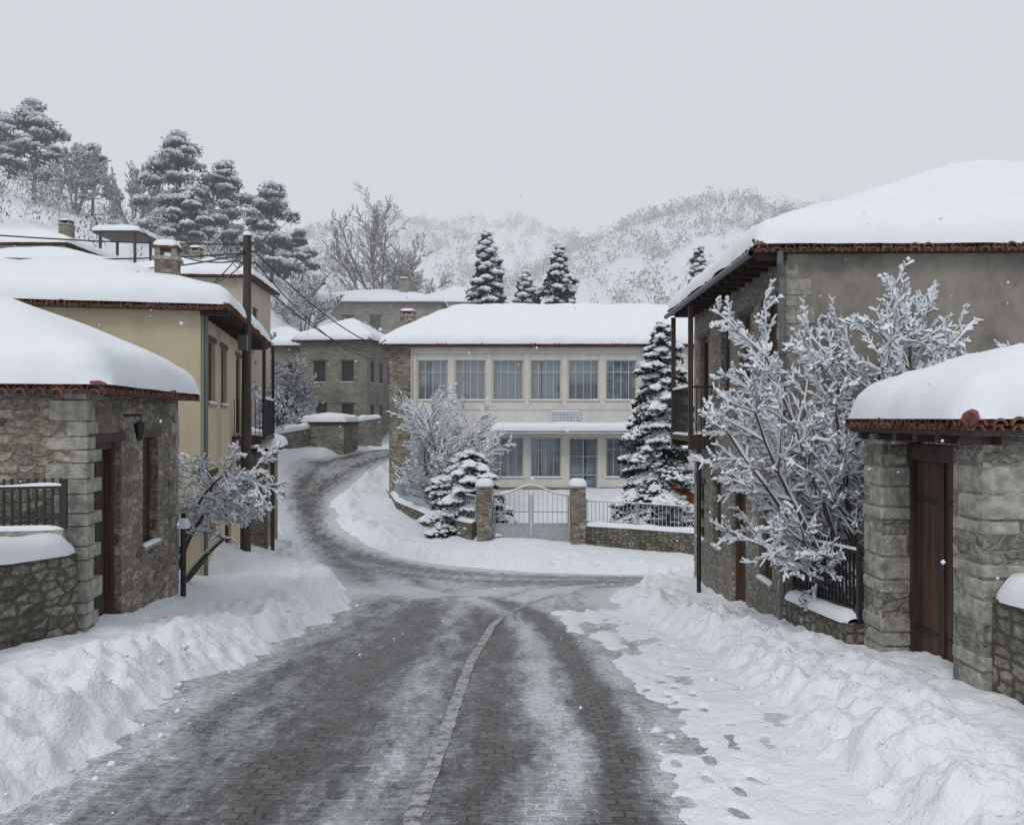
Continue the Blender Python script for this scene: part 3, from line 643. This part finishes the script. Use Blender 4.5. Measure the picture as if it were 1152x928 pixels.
polywall('school_fence_wall',[(2.77,30,-3.2,-1.42),(4.6,29.4,-3.2,-1.45),(6.6,28.6,-3.2,-1.5),(12,27.5,-3.2,-1.5)],.4,S_DARK,.16,GMET,bars=.14,rh=.95)
polywall('school_fence_wall',[(-6.6,44.5,-2,-.3),(-6.1,40,-2.5,-.9),(-5.0,36,-3,-1.15),(-3.3,32.6,-3,-1.3),(-1.35,30.1,-3,-1.35)],.4,S_DARK,.16,GBLUE,bars=.14,rh=1.05)
m=MB(); m.box(6.35,7.2,31.6,32.3,-1.6,-.2,ORANGE); m.box(6.3,7.25,31.55,32.35,-.2,-.1,ORANGE); m.box(6.45,6.5,31.5,31.6,-.6,-.5,IRON); m.cap(6.78,31.95,-.1,.45,.38,.16,SNOW); m.obj('orange_waste_container')
# ------------------------------------------------------------------ right stone house
ops=[]
D=6.5
for y0,y1 in ((.45,1.15),(1.9,2.6),(3.3,4.0)): ops.append((D-y1,D-y0,3.05,4.35,'shut'))
ops.append((D-5.9,D-5.1,2.3,4.3,'door'))
for y0,y1 in ((.7,1.4),(4.0,4.7)): ops.append((D-y1,D-y0,.05,1.35,'shut'))
ops.append((D-3.2,D-2.2,-1.0,1.35,'door')); ops.append((D-6.2,D-5.5,.0,1.2,'shut'))
e,S=house('stone_corner_house',(3.95,11.5),-1.4,9.6,D,-2.5,5.0,(P_GREY,S_GREY,S_GREY,S_FINE),{'left':ops},over=.5,fo=.22,rise=2.0,hx=4.9,thick=.38,quoins=((0,0),(0,1)),rafters=('left',),reveal=.24)
m=MB(); m.tube([(-.16,-.22,4.95),(-.16,-.2,4.8),(-.09,-.09,4.6),(-.09,-.09,-1)],.045,10,PIPE); m.tube([(-.56,-.2,4.93),(-.56,7,4.93)],.05,8,PIPE)
for z in (0.5,2,3.5): m.box(-.15,-.03,-.15,-.03,z,z+.04,PIPE)
m.obj('downpipe',e)
m=MB(); o=.52
m.box(-o,-.005,4.5,6.6,2.12,2.24,WOODD)
for yy_ in (4.55,6.5): m.box(-o,-o+.09,yy_-.045,yy_+.045,2.24,4.85,WOODD); m.box(-o,-.01,yy_-.04,yy_+.04,1.98,2.12,WOODD)
for i in range(20): m.box(-o+.04,-o+.055,4.6+i*.1,4.615+i*.1,2.24,3.2,IRON)
for i in range(5): m.box(-o+i*.1+.05,-o+i*.1+.065,4.52,4.535,2.24,3.2,IRON)
m.box(-o+.03,-o+.07,4.5,6.6,3.2,3.24,IRON); m.box(-o+.07,-.005,4.505,4.545,3.2,3.24,IRON)
m.strip([(-.28,4.5,2.24),(-.28,6.6,2.24)],.45,.1,SNOW); m.strip([(-o+.05,4.5,3.23),(-o+.05,6.6,3.23)],.07,.06,SNOW)
m.obj('balcony',e)
m=MB(); m.tube([(-.30,4.6,2.1),(-.30,4.6,-2)],.045,8,IRON); m.obj('balcony_post',e)
# ------------------------------------------------------------------ right fence + gateway
polywall('iron_fence',[(4.00,11.35,-1.2,.06),(4.06,9.35,-1,.20)],.32,S_DARK,.14,IRON,bars=.1,rh=.88)
e=empty('roofed_stone_gateway'); m=MB()
m.box(4.1,4.55,8.86,9.32,-1,2.42,S_GREY); m.box(4.18,4.9,7.1,7.58,-1,2.42,S_GREY); m.box(4.9,6.6,7.12,7.5,-1,2.42,S_GREY)
m.obj('pillars',e)
m=MB()
def qstack(m,x0,x1,y0,y1,z0,z1):
    z=z0;i=0
    while z<z1-.05:
        h=min(U(.13,.27),z1-z); p=U(.004,.02)
        if i%4!=2: m.box(x0-p,x1-(U(.05,.2) if i%2 else .0)+p*.5,y0-p,y1-(.0 if i%2 else U(.05,.2)),z+.01,z+h-.008,QUOIN)
        z+=h;i+=1
qstack(m,4.1,4.55,8.86,9.32,-.8,2.38); qstack(m,4.18,4.62,7.1,7.58,-.8,2.38)
m.obj('dressed_stones',e,bevel=.02)
m=MB(); fr=Fr((4.42,8.86),(4.42,7.58)); L_=fr.L
m.fbox(fr,.0,.07,-.1,.02,-.6,2.14,WOODD); m.fbox(fr,L_-.07,L_,-.1,.02,-.6,2.14,WOODD); m.fbox(fr,0,L_,-.12,.05,2.14,2.32,WOODD)
for i in range(8):
    u=.075+i*(L_-.15)/8; m.fbox(fr,u+.004,u+(L_-.15)/8-.004,-.07+U(-.004,.004),-.03,-.5+U(-.02,.02),2.13,WOODB if i%3 else WOODD)
m.fbox(fr,L_/2-.03,L_/2+.03,-.03,-.0,-.5,2.13,WOODD)
for v in (.3,1.7): m.fbox(fr,.08,L_-.08,-.03,-.018,v,v+.05,IRON)
m.obj('wooden_door',e)
m=MB(); xa,xb,ya,yb,ze=3.93,6.9,6.88,9.5,2.56
m.box(xa+.06,xb,ya+.06,yb-.02,ze-.12,ze-.05,WOODD)
A=[(xa,ya,ze-.02),(xb,ya,ze-.02),(xb,yb,ze-.02),(xa,yb,ze-.02)]; r0=(xa+1.3,(ya+yb)/2,ze+.42); r1=(xb,(ya+yb)/2,ze+.42)
m.face([A[0],A[1],r1,r0],TILE); m.face([A[2],A[3],r0,r1],TILE); m.face([A[3],A[0],r0],TILE)
for p,q_ in (((xa,ya),(xb,ya)),((xa,yb),(xa,ya))): tiles_edge(m,p,q_,ze-.03,step=.17,r=.075); tiles_edge(m,p,q_,ze-.07,step=.17,r=.06,ln=.2)
m.tube([(xa+.0,ya+.0,ze+.03),(xa+.3,ya+.3,ze+.14)],[.065,.06],8,TILE,True)
for i in range(6): yy_=ya+.25+i*.42; m.box(xa+.08,4.3,yy_-.04,yy_+.04,ze-.2,ze-.12,WOODD)
for i in range(6): xx_=4.3+i*.42; m.box(xx_-.04,xx_+.04,ya+.08,7.1,ze-.2,ze-.12,WOODD)
m.obj('canopy_roof',e); snowroof('canopy_snow',e,xa-.03,xb+.1,ya-.03,yb+.02,ze+.03,.45,1.3,1.3,.34,3,.12)
polywall('stone_garden_wall',[(4.45,7.08,-.8,1.0),(4.5,5.5,-.6,1.1),(4.7,3,-.4,1.3)],.4,S_DARK,.26)
# ------------------------------------------------------------------ utility pole and cables
e=empty('utility_pole'); m=MB(); px,py=-6.0,18.0
m.tube([(px,py,-1.4),(px+.02,py,3),(px+.05,py,6.72)],[.12,.105,.085],10,WOODP,True)
m.tube([(px+.02,py-.1,6.3),(px+.02,py+.2,6.3)],.03,6,IRON); 
for z in (6.55,6.35,6.1):
    for s_ in (-1,1): m.tube([(px+.05+s_*.12,py,z),(px+.05+s_*.12,py,z+.1)],[.035,.025],8,FRAMEW,True)
    m.box(px-.12,px+.22,py-.02,py+.02,z-.03,z,IRON)
m.box(px-.1,px+.1,py-.2,py-.1,4.1,4.45,PIPE); m.cap(px+.05,py,6.7,.1,.1,.1,SNOW)
m.obj('pole',e)
m=MB()
def cable(a,b,sag,r=.011):
    r*=1.45
    a,b=Vector(a),Vector(b); m.tube([a.lerp(b,i/24)-Vector((0,0,sag*4*(i/24)*(1-i/24))) for i in range(25)],r,4,WIRE)
T=(px+.05,py,6.5); T2=(px+.05,py,6.3)
cable(T,(-5.7,38,5.9),.5,.016); cable(T2,(-5.6,38,5.5),.9,.013); cable(T,(-21,60,15),.8,.016)
cable(T,(-16,14,6.6),.25); cable(T2,(-16,15,6.1),.3); cable((px,py,6.15),(-14,30,9.8),.5,.013); cable((px,py,6.1),(-18,44,10.5),.6,.015)
cable(T,(-7.0,17.0,5.0),.15,.009); cable(T2,(-30,52,14),.9,.016); cable((px,py,5.9),(-9.5,62,8.3),1.1,.018)
m.obj('cables',e,uv=False)
m=MB(); 
for (x_,y_,h_) in ((-5.75,14.0,1.5),(-5.3,12.9,1.35)):
    z=G1(x_,y_); m.tube([(x_,y_,z-.2),(x_,y_,z+h_)],.045,8,IRON,True); m.cap(x_,y_,z+h_,.10,.10,.16,SNOW)
m.box(-5.8,-5.7,13.0,14.0,.3,.36,IRON); m.obj('garden_gate_posts')
# ------------------------------------------------------------------ trees
def bare_tree(name,base,dirs,L0,r0,maxl=3,seed=1,wig=.18,up=.03,bias=(0,0,0),bark=BARK,snow=.9,kids=(2,2,1,1),ratio=.6,sn_th=.012,minr=.006,spread=(30,60),start=1,lim=None):
    rs=random.Random(seed); m=MB(); sn=MB(); bias=Vector(bias)
    def grow(p,d,L,r,l):
        n={0:8,1:5,2:4}.get(l,3); pts=[p]; rad=[r]; ch=[]
        for i in range(n):
            d=(d+Vector((rs.uniform(-1,1),rs.uniform(-1,1),rs.uniform(-1,1)))*wig+Vector((0,0,up))+bias*(.5 if l else 1)).normalized()
            p=p+d*(L/n)
            if lim and not lim(p): break
            pts.append(p); rr=max(minr,r*(1-.75*(i+1)/n)); rad.append(rr)
            if l<maxl and (i>=start or l>0):
                for _ in range(kids[l]): ch.append((p,d.copy(),rr,i/n))
        if len(pts)<2: return
        n=len(pts)-1
        m.tube(pts,rad,6 if l==0 else (5 if l==1 else 3),bark)
        if rs.random()<snow:
            sp=[];sr=[]
            for i in range(len(pts)):
                dd=(pts[min(i+1,n)]-pts[max(i-1,0)]).normalized(); hz=math.hypot(dd.x,dd.y)
                k=(.2+.8*hz)*rs.uniform(.35,1.5); q=rad[i]*.7+sn_th*k
                sp.append(pts[i]+Vector((0,0,rad[i]*.6+sn_th*.95*k))); sr.append(q*(1 if i<n else .6))
            sn.tube(sp,sr,5 if l<2 else 4,SNOWT)
        for (q,dd,rr,t) in ch:
            ax=dd.orthogonal().normalized(); ax.rotate(Matrix.Rotation(rs.uniform(0,6.283),3,dd)); nd=dd.copy(); nd.rotate(Matrix.Rotation(math.radians(rs.uniform(*spread)),3,ax))
            grow(q,nd,L*ratio*rs.uniform(.6,1.15)*(1-.35*t),rr*.62,l+1)
    for d,Lf in dirs: grow(Vector(base),Vector(d).normalized(),L0*Lf,r0,0)
    e=empty(name); m.obj('trunk_and_branches',e,smooth=True,uv=False); sn.obj('snow_on_branches',e,smooth=True,uv=False)
    return e
zb=G1(4.75,10.35); tb=Vector((4.75,10.45,zb-.1))
lim=lambda p: (p.y<11.3 and p.y>9.42 and p.z>.55 and p.x>2.5 and p.z<4.75) or (p-tb).length<1.1
bare_tree('snow_covered_bare_tree',tb,[((-.62,-.05,1),.98),((-.28,-.08,1),1.12),((.0,.05,1),1.05),((.3,-.05,1),1.05),((-1.0,-.1,.8),1.02),((.62,.0,1),.95),((-1,-.05,.5),.85),((-.12,-.1,1),.95),((-.85,.05,1),.95),((.15,.0,1),1.15)],3.6,.055,3,14,.12,.015,(-.006,-.003,-.01),bark=BARK,snow=.98,kids=(2,2,2,1),ratio=.40,sn_th=.018,minr=.005,spread=(25,60),start=1,lim=lim)
bare_tree('snow_covered_bare_tree',(-2.9,33.2,G1(-2.6,33.2)-.1),[((-.25,0,1),1.0),((.3,.1,1),1.0),((0,-.2,1),1.1),((.6,0,1),.85),((-.6,0,1),.85)],4.2,.09,3,5,.10,.02,bark=BARKL,snow=.95,kids=(2,2,2,1),ratio=.46,sn_th=.020,minr=.009,spread=(20,50),start=1)
bare_tree('snow_covered_shrub_tree',(-6.1,14.3,-.7),[((.22,-.1,1.2),1),((.0,-.12,1.2),1),((.42,-.18,1),1.1),((.55,.1,1.1),1)],3.0,.05,3,21,.13,-.055,(0.06,-.01,-.04),snow=1,kids=(2,2,2,1),ratio=.40,sn_th=.018,minr=.005,spread=(30,75),start=3,lim=lambda p:p.x<-3.9 and p.z<2.7 and (p.z>.75 or (p-Vector((-6.1,14.3,0))).length<1.2))
def tree_at(name,x,y,h,seed,snow=.5,bark=BARKL,mr=.03,th=.03,rd=False):
    ds=[((0.05,0,1),1.0),((-.3,.1,1),.75),((.35,.1,1),.75)]
    if rd: ds=[((0.05,0,1),1.0),((-.32,.1,1),.95),((.35,.1,1),.92),((-.7,0,1),.8),((.72,.1,1),.8),((.1,-.4,1),.9)]
    bare_tree(name,(x,y,G1(x,y)-.3),ds,h*.9,h*.016 if rd else h*.02,3,seed,.10,.05,bark=bark,snow=snow,kids=(2,2,2,1),ratio=.40 if rd else .45,sn_th=th,minr=mr,spread=(25,50),start=2)
tree_at('bare_deciduous_tree',-15.0,88,12.3,31,.12,mr=.02,rd=True); tree_at('bare_deciduous_tree',-11.8,90,8.5,32,.12,mr=.02,rd=True); tree_at('bare_deciduous_tree',-41.5,76,6.5,33,.7,rd=True); tree_at('bare_deciduous_tree',-37.5,79,6.5,34,.7,rd=True)
tree_at('bare_deciduous_tree',-18.5,71,6,35,.9,rd=True); tree_at('bare_deciduous_tree',-13.5,70,5,36,.9); tree_at('bare_deciduous_tree',-16.5,52,5,37,1,mr=.02,th=.03); tree_at('bare_deciduous_tree',-14.6,54,4.5,38,1,mr=.02,th=.03)
tree_at('bare_deciduous_tree',-25,67,5,40,.9);tree_at('bare_deciduous_tree',-15.6,43,4.6,41,1,mr=.014,th=.035,rd=True);tree_at('bare_deciduous_tree',-14.6,40,3.4,42,1,mr=.014,th=.035,rd=True)
def runit(n):
    v=rng.normal(size=(n,3)); return v/np.linalg.norm(v,axis=1)[:,None]
def cquads(c,ln,wd,flat=.6):
    n=len(c); a=runit(n); a[:,2]*=flat; a/=np.linalg.norm(a,axis=1)[:,None]; b=np.cross(a,runit(n)); b/=np.linalg.norm(b,axis=1)[:,None]+1e-9
    a=a*(ln*rng.uniform(.6,1.3,n))[:,None]; b=b*(wd*rng.uniform(.6,1.3,n))[:,None]
    V=np.stack([c-a,c+b,c+a,c-b],1).reshape(-1,3); return V,np.arange(4*n).reshape(-1,4)
def cocta(c,r,sq=.55):
    n=len(c); s=(r*rng.uniform(.5,1.35,n))[:,None,None]
    o=np.array([(1,0,0),(0,1,0),(-1,0,0),(0,-1,0),(0,0,1),(0,0,-1)],float)[None]*np.array([1,1,sq]); o=o*s*rng.uniform(.65,1.3,(n,6,1))
    V=(c[:,None]+o).reshape(-1,3); f=np.array([(0,1,4),(1,2,4),(2,3,4),(3,0,4),(1,0,5),(2,1,5),(3,2,5),(0,3,5)])
    F=(f[None]+np.arange(n)[:,None,None]*6).reshape(-1,3); return V,F
def merge3(parts):
    Vs=[];Fs=[];Ms=[];o=0
    for V,F,mi in parts:
        if F.shape[1]==4: F=np.concatenate([F[:,[0,1,2]],F[:,[0,2,3]]])
        Vs.append(V);Fs.append(F+o);Ms.append(np.full(len(F),mi));o+=len(V)
    return np.concatenate(Vs),np.concatenate(Fs),np.concatenate(Ms)
def conifer(name,x,y,h,r,nb=150,leaf=.12,snow=.5,seed=1,per=50,base=None,t0=.05,pw=.75):
    global rng
    rng=np.random.default_rng(seed); z0=G1(x,y)-.1 if base is None else base
    e=empty(name); m=MB(); m.tube([(x,y,z0),(x,y,z0+h*.97)],[h*.02+.03,.015],7,BARK); 
    G_=[];S_=[]
    for i in range(nb):
        t=t0+(1-t0)*(i/nb)**1.0; az=i*2.399+rng.uniform(-.4,.4); Rb=r*(1-t)**pw*rng.uniform(.5,1.2)+.05*r
        zz=z0+h*t; dx,dy=math.cos(az),math.sin(az); dr=rng.uniform(.25,.6)
        m.tube([(x,y,zz),(x+dx*Rb*.5,y+dy*Rb*.5,zz-dr*Rb*.15),(x+dx*Rb*.95,y+dy*Rb*.95,zz-dr*Rb*.5)],[.02+.01*Rb,.015,.006],3,BARK)
        n=max(8,int(per*(Rb/r+.12))); s=rng.uniform(.15,1,n)**.7; wid=.26*Rb*np.sin(np.pi*np.clip(s,0,1)**.8*.85+.25)+.03*r
        off=rng.normal(size=n)*wid*.55
        P=np.stack([x+dx*Rb*s-dy*off,y+dy*Rb*s+dx*off,zz-dr*Rb*s**1.8*.6-np.abs(off)*.35],1)
        G_.append(P-np.stack([0*s,0*s,np.abs(rng.normal(size=n))*leaf*.9],1))
        if rng.random()<.92:
            am=snow*rng.uniform(.5,1.5); k=(rng.random(n)<am)&(s>.3); S_.append(P[k]+np.array([0,0,leaf*.3]))
    Gc=np.concatenate(G_); Sc=np.concatenate(S_)
    k=rng.random(len(Gc))<.85; v1,f1=cquads(Gc[k],leaf,leaf*.4,.8); v2,f2=cquads(Gc[~k],leaf,leaf*.4); v3,f3=cocta(Sc,leaf*.98,.55)
    V,F,M=merge3([(v1,f1,0),(v2,f2,1),(v3,f3,2)])
    m.obj('trunk_and_limbs',e,uv=False); npmesh('needles_and_snow',V,F,M,[NEED,NEED2,SNOWT],parent=e)
conifer('spruce_tree',6.0,32,8.6,2.6,120,.12,.78,3,140,pw=.65)
conifer('snow_laden_conifer',-1.75,32,3.4,2.3,80,.12,1.35,4,140,pw=.45)
conifer('spruce_tree',-1.9,60,15.0,3.6,120,.26,.66,5,90); conifer('spruce_tree',3.6,60.5,13.6,3.8,110,.26,.7,6,90)
conifer('spruce_tree',1.1,64,11.5,3.8,100,.26,1.0,7,80); conifer('spruce_tree',14.5,62,13.5,3.0,100,.26,.65,8,70); conifer('spruce_tree',-5.2,66,9,3.4,90,.25,1.0,9,70)
def pine(name,x,y,h,r,seed,ncl=26,leaf=.22,t0=.3,snow=.45):
    global rng
    rng=np.random.default_rng(seed); z0=G1(x,y)-.3; e=empty(name); m=MB()
    m.tube([(x,y,z0),(x+.1*r,y,z0+h*.5),(x-.05*r,y,z0+h*.95)],[h*.022,h*.016,.03],7,BARK); G_=[];S_=[]
    for i in range(ncl):
        t=t0+(1-t0)*(i+.5)/ncl; az=i*2.399+rng.uniform(-.5,.5); prof=math.sin(math.pi*min(1,(t-t0)/(1-t0)*.8+.22))**.8
        Rb=r*prof*rng.uniform(.35,1.15); zz=z0+h*t; c=np.array([x+math.cos(az)*Rb,y+math.sin(az)*Rb,zz+rng.uniform(-.1,.25)*r])
        m.tube([(x,y,zz-.3*Rb),tuple((c+np.array([x,y,zz-.4*Rb]))/2),tuple(c)],[h*.008,.04,.02],4,BARK)
        cr=r*rng.uniform(.18,.38); n=int(170*(cr/r/.32)**2); u=runit(n)*(rng.random(n)**.45)[:,None]*np.array([cr*1.3,cr*1.3,cr*.6])
        G_.append(c+u-np.array([0,0,cr*.12])); k=(u[:,2]>cr*rng.uniform(-.12,.2))&(rng.random(n)<snow*1.9); S_.append(c+u[k]+np.array([0,0,cr*.22]))
    Gc=np.concatenate(G_);Sc=np.concatenate(S_); k=rng.random(len(Gc))<.88
    v1,f1=cquads(Gc[k],leaf,leaf*.35,1); v2,f2=cquads(Gc[~k],leaf,leaf*.35,1); v3,f3=cocta(Sc,leaf*1.05,.55)
    V,F,M=merge3([(v1,f1,0),(v2,f2,1),(v3,f3,2)]); m.obj('trunk_and_limbs',e,uv=False); npmesh('needles_and_snow',V,F,M,[NEED,NEED2,SNOWT],parent=e)
for a in [(-31.3,75,10.8,3.0,51,44,.2,.12),(-27.6,77,9.6,2.6,52,36,.2,.15),(-22.6,75,9.2,2.9,53,34,.2,.2),(-47.3,79,9.2,3.0,54,36,.2,.3),(-42,80,7.2,1.9,55,26,.18,.35),(-53,80,9,3.2,56,34,.2,.3),(-29.6,73,6.5,2.2,57,26,.2,.1),(-20.8,78,6.0,2.0,58,22,.2,.2),(-51,70,5,2.2,59,20,.2,.1)]:
    pine('pine_tree',a[0],a[1],a[2],a[3],a[4],a[5],a[6],a[7],.45)
rng=np.random.default_rng(99)
def forest(name,P,hs,per,ql,qw,fr=(.55,.35),mats=None):
    n=len(P); k=per; c=np.repeat(P,k,0); hh=np.repeat(hs,k); u=runit(len(c))*(rng.random(len(c))**.4)[:,None]
    c=c+u*np.stack([hh*.36,hh*.36,hh*.5],1)+np.stack([0*hh,0*hh,hh*.5],1)
    t=np.repeat(rng.random(n),k)*.45+rng.random(len(c))*.55
    L1=np.repeat(hs,k)*ql
    V,F=cquads(c,L1,L1*qw,1.6); mi=np.where(t<fr[0],0,np.where(t<fr[0]+fr[1],1,2))
    npmesh(name,V,F,mi,mats or [FARF,FARB,NEED])
n=11000; y=110+320*rng.random(n)**.75; x=rng.uniform(-.75,.75,n)*y
mead=fbm(x/30+3,y/30,4,123); keep=(mead<.10)|(rng.random(n)<.18); x,y=x[keep],y[keep]
forest('distant_forest',np.stack([x,y,G(x,y)-1],1),rng.uniform(3,6.5,len(x)),26,.09,.38,(.40,.44))
n=700; y=rng.uniform(62,112,n); x=rng.uniform(-.75,.7,n)*y; k=(x<-6)|(y>75); x,y=x[k],y[k]
k=~((x>-23)&(x<2)&(y<98)&(y>76)); x,y=x[k],y[k]
forest('hillside_scrub',np.stack([x,y,G(x,y)],1),rng.uniform(1.2,4,len(x)),110,.055,.28,(.62,.34))
n=80; y=rng.uniform(34,58,n); x=-13.4-rng.random(n)*5-(y-38)*.05
k=~((x>-19.5)&(x<-12)&(y<42.5)&(x<-13.2)&(y>36.5)&(rng.random(n)<.8)); x,y=x[k],y[k]
forest('roadside_snowy_shrubs',np.stack([x,y,G(x,y)],1),rng.uniform(1.3,3.0,len(x)),240,.055,.42,(.66,.28),[SNOWT,FARB,NEED])
n=420; y=4.5+20*rng.random(n)**1.3; side=rng.random(n)<.5
x=np.where(side,np.interp(y,ROAD[1:7,1],ROAD[1:7,0])-rng.normal(.35,.3,n),0)
xr=np.interp(y,[5.1,8,12.2,15.2,17,19],[2.1,2.43,2.2,1.93,1.85,2.9])+rng.normal(.3,.4,n); x=np.where(side,x,xr)
sd=sdist(x,y); dep=snowdepth(x,y,sd); c=np.stack([x,y,G(x,y)+np.maximum(dep,0)+.004],1)
V,F=cocta(c,.010+.045*rng.random(n)**3,.8); npmesh('snow_clods',V,F,mats=[SNOW],smooth=True)
n=900; y=rng.uniform(5,40,n); c=np.stack([rng.uniform(-.75,.75,n)*y,y,2.6+rng.uniform(-.4,.3,n)*y],1)
V,F=cocta(c,.013,1.); 
npmesh('falling_snowflakes',V,F,mats=[SNOWT],smooth=True)

# ------------------------------------------------------------------ fog, world, sun, camera
FOGC=(.665,.692,.735); DEN=.0036
m=bpy.data.materials.new('fog_volume'); m.use_nodes=True; nt=m.node_tree; nt.nodes.clear(); L=nt.links.new
o=N(nt,'ShaderNodeOutputMaterial'); va=N(nt,'ShaderNodeVolumeAbsorption'); va.inputs['Color'].default_value=(0,0,0,1); va.inputs['Density'].default_value=DEN
em=N(nt,'ShaderNodeEmission'); em.inputs[0].default_value=(*FOGC,1); em.inputs[1].default_value=DEN  # haze light put in as sky-toned emission, the volume scatters nothing
ad=N(nt,'ShaderNodeAddShader'); L(va.outputs[0],ad.inputs[0]); L(em.outputs[0],ad.inputs[1]); L(ad.outputs[0],o.inputs['Volume'])
mb=MB(); mb.box(-900,900,51,715,-40,190,m); mb.obj('fog',uv=False)
w=bpy.data.worlds.new('World'); scene.world=w; w.use_nodes=True; nt=w.node_tree; nt.nodes.clear(); L=nt.links.new
o=N(nt,'ShaderNodeOutputWorld'); bg=N(nt,'ShaderNodeBackground'); bg2=N(nt,'ShaderNodeBackground'); sk=N(nt,'ShaderNodeTexSky',sky_type='NISHITA'); sk.sun_disc=False
sk.sun_elevation=math.radians(50); sk.sun_rotation=math.radians(200); bg.inputs[1].default_value=.06; L(sk.outputs[0],bg.inputs[0])
bg2.inputs[0].default_value=(.71,.735,.78,1); bg2.inputs[1].default_value=1.0
mx=N(nt,'ShaderNodeMixShader'); mx.inputs[0].default_value=.88; L(bg.outputs[0],mx.inputs[1]); L(bg2.outputs[0],mx.inputs[2]); L(mx.outputs[0],o.inputs[0])
sl=bpy.data.lights.new('sun','SUN'); sl.energy=1.0; sl.angle=math.radians(22); sl.color=(1,.97,.93); so=bpy.data.objects.new('sun',sl); COL.objects.link(so)
so.rotation_euler=(math.radians(42),0,math.radians(-25))
cam=bpy.data.cameras.new('camera'); cam.lens=28.125; cam.sensor_width=36; cam.shift_y=.0052; cam.clip_end=3000; cam.clip_start=.1
co=bpy.data.objects.new('camera',cam); COL.objects.link(co); co.location=(0,0,2.6); co.rotation_euler=(math.radians(90),0,0); scene.camera=co
scene.view_settings.view_transform='Standard'; scene.view_settings.look='None'; scene.view_settings.exposure=0
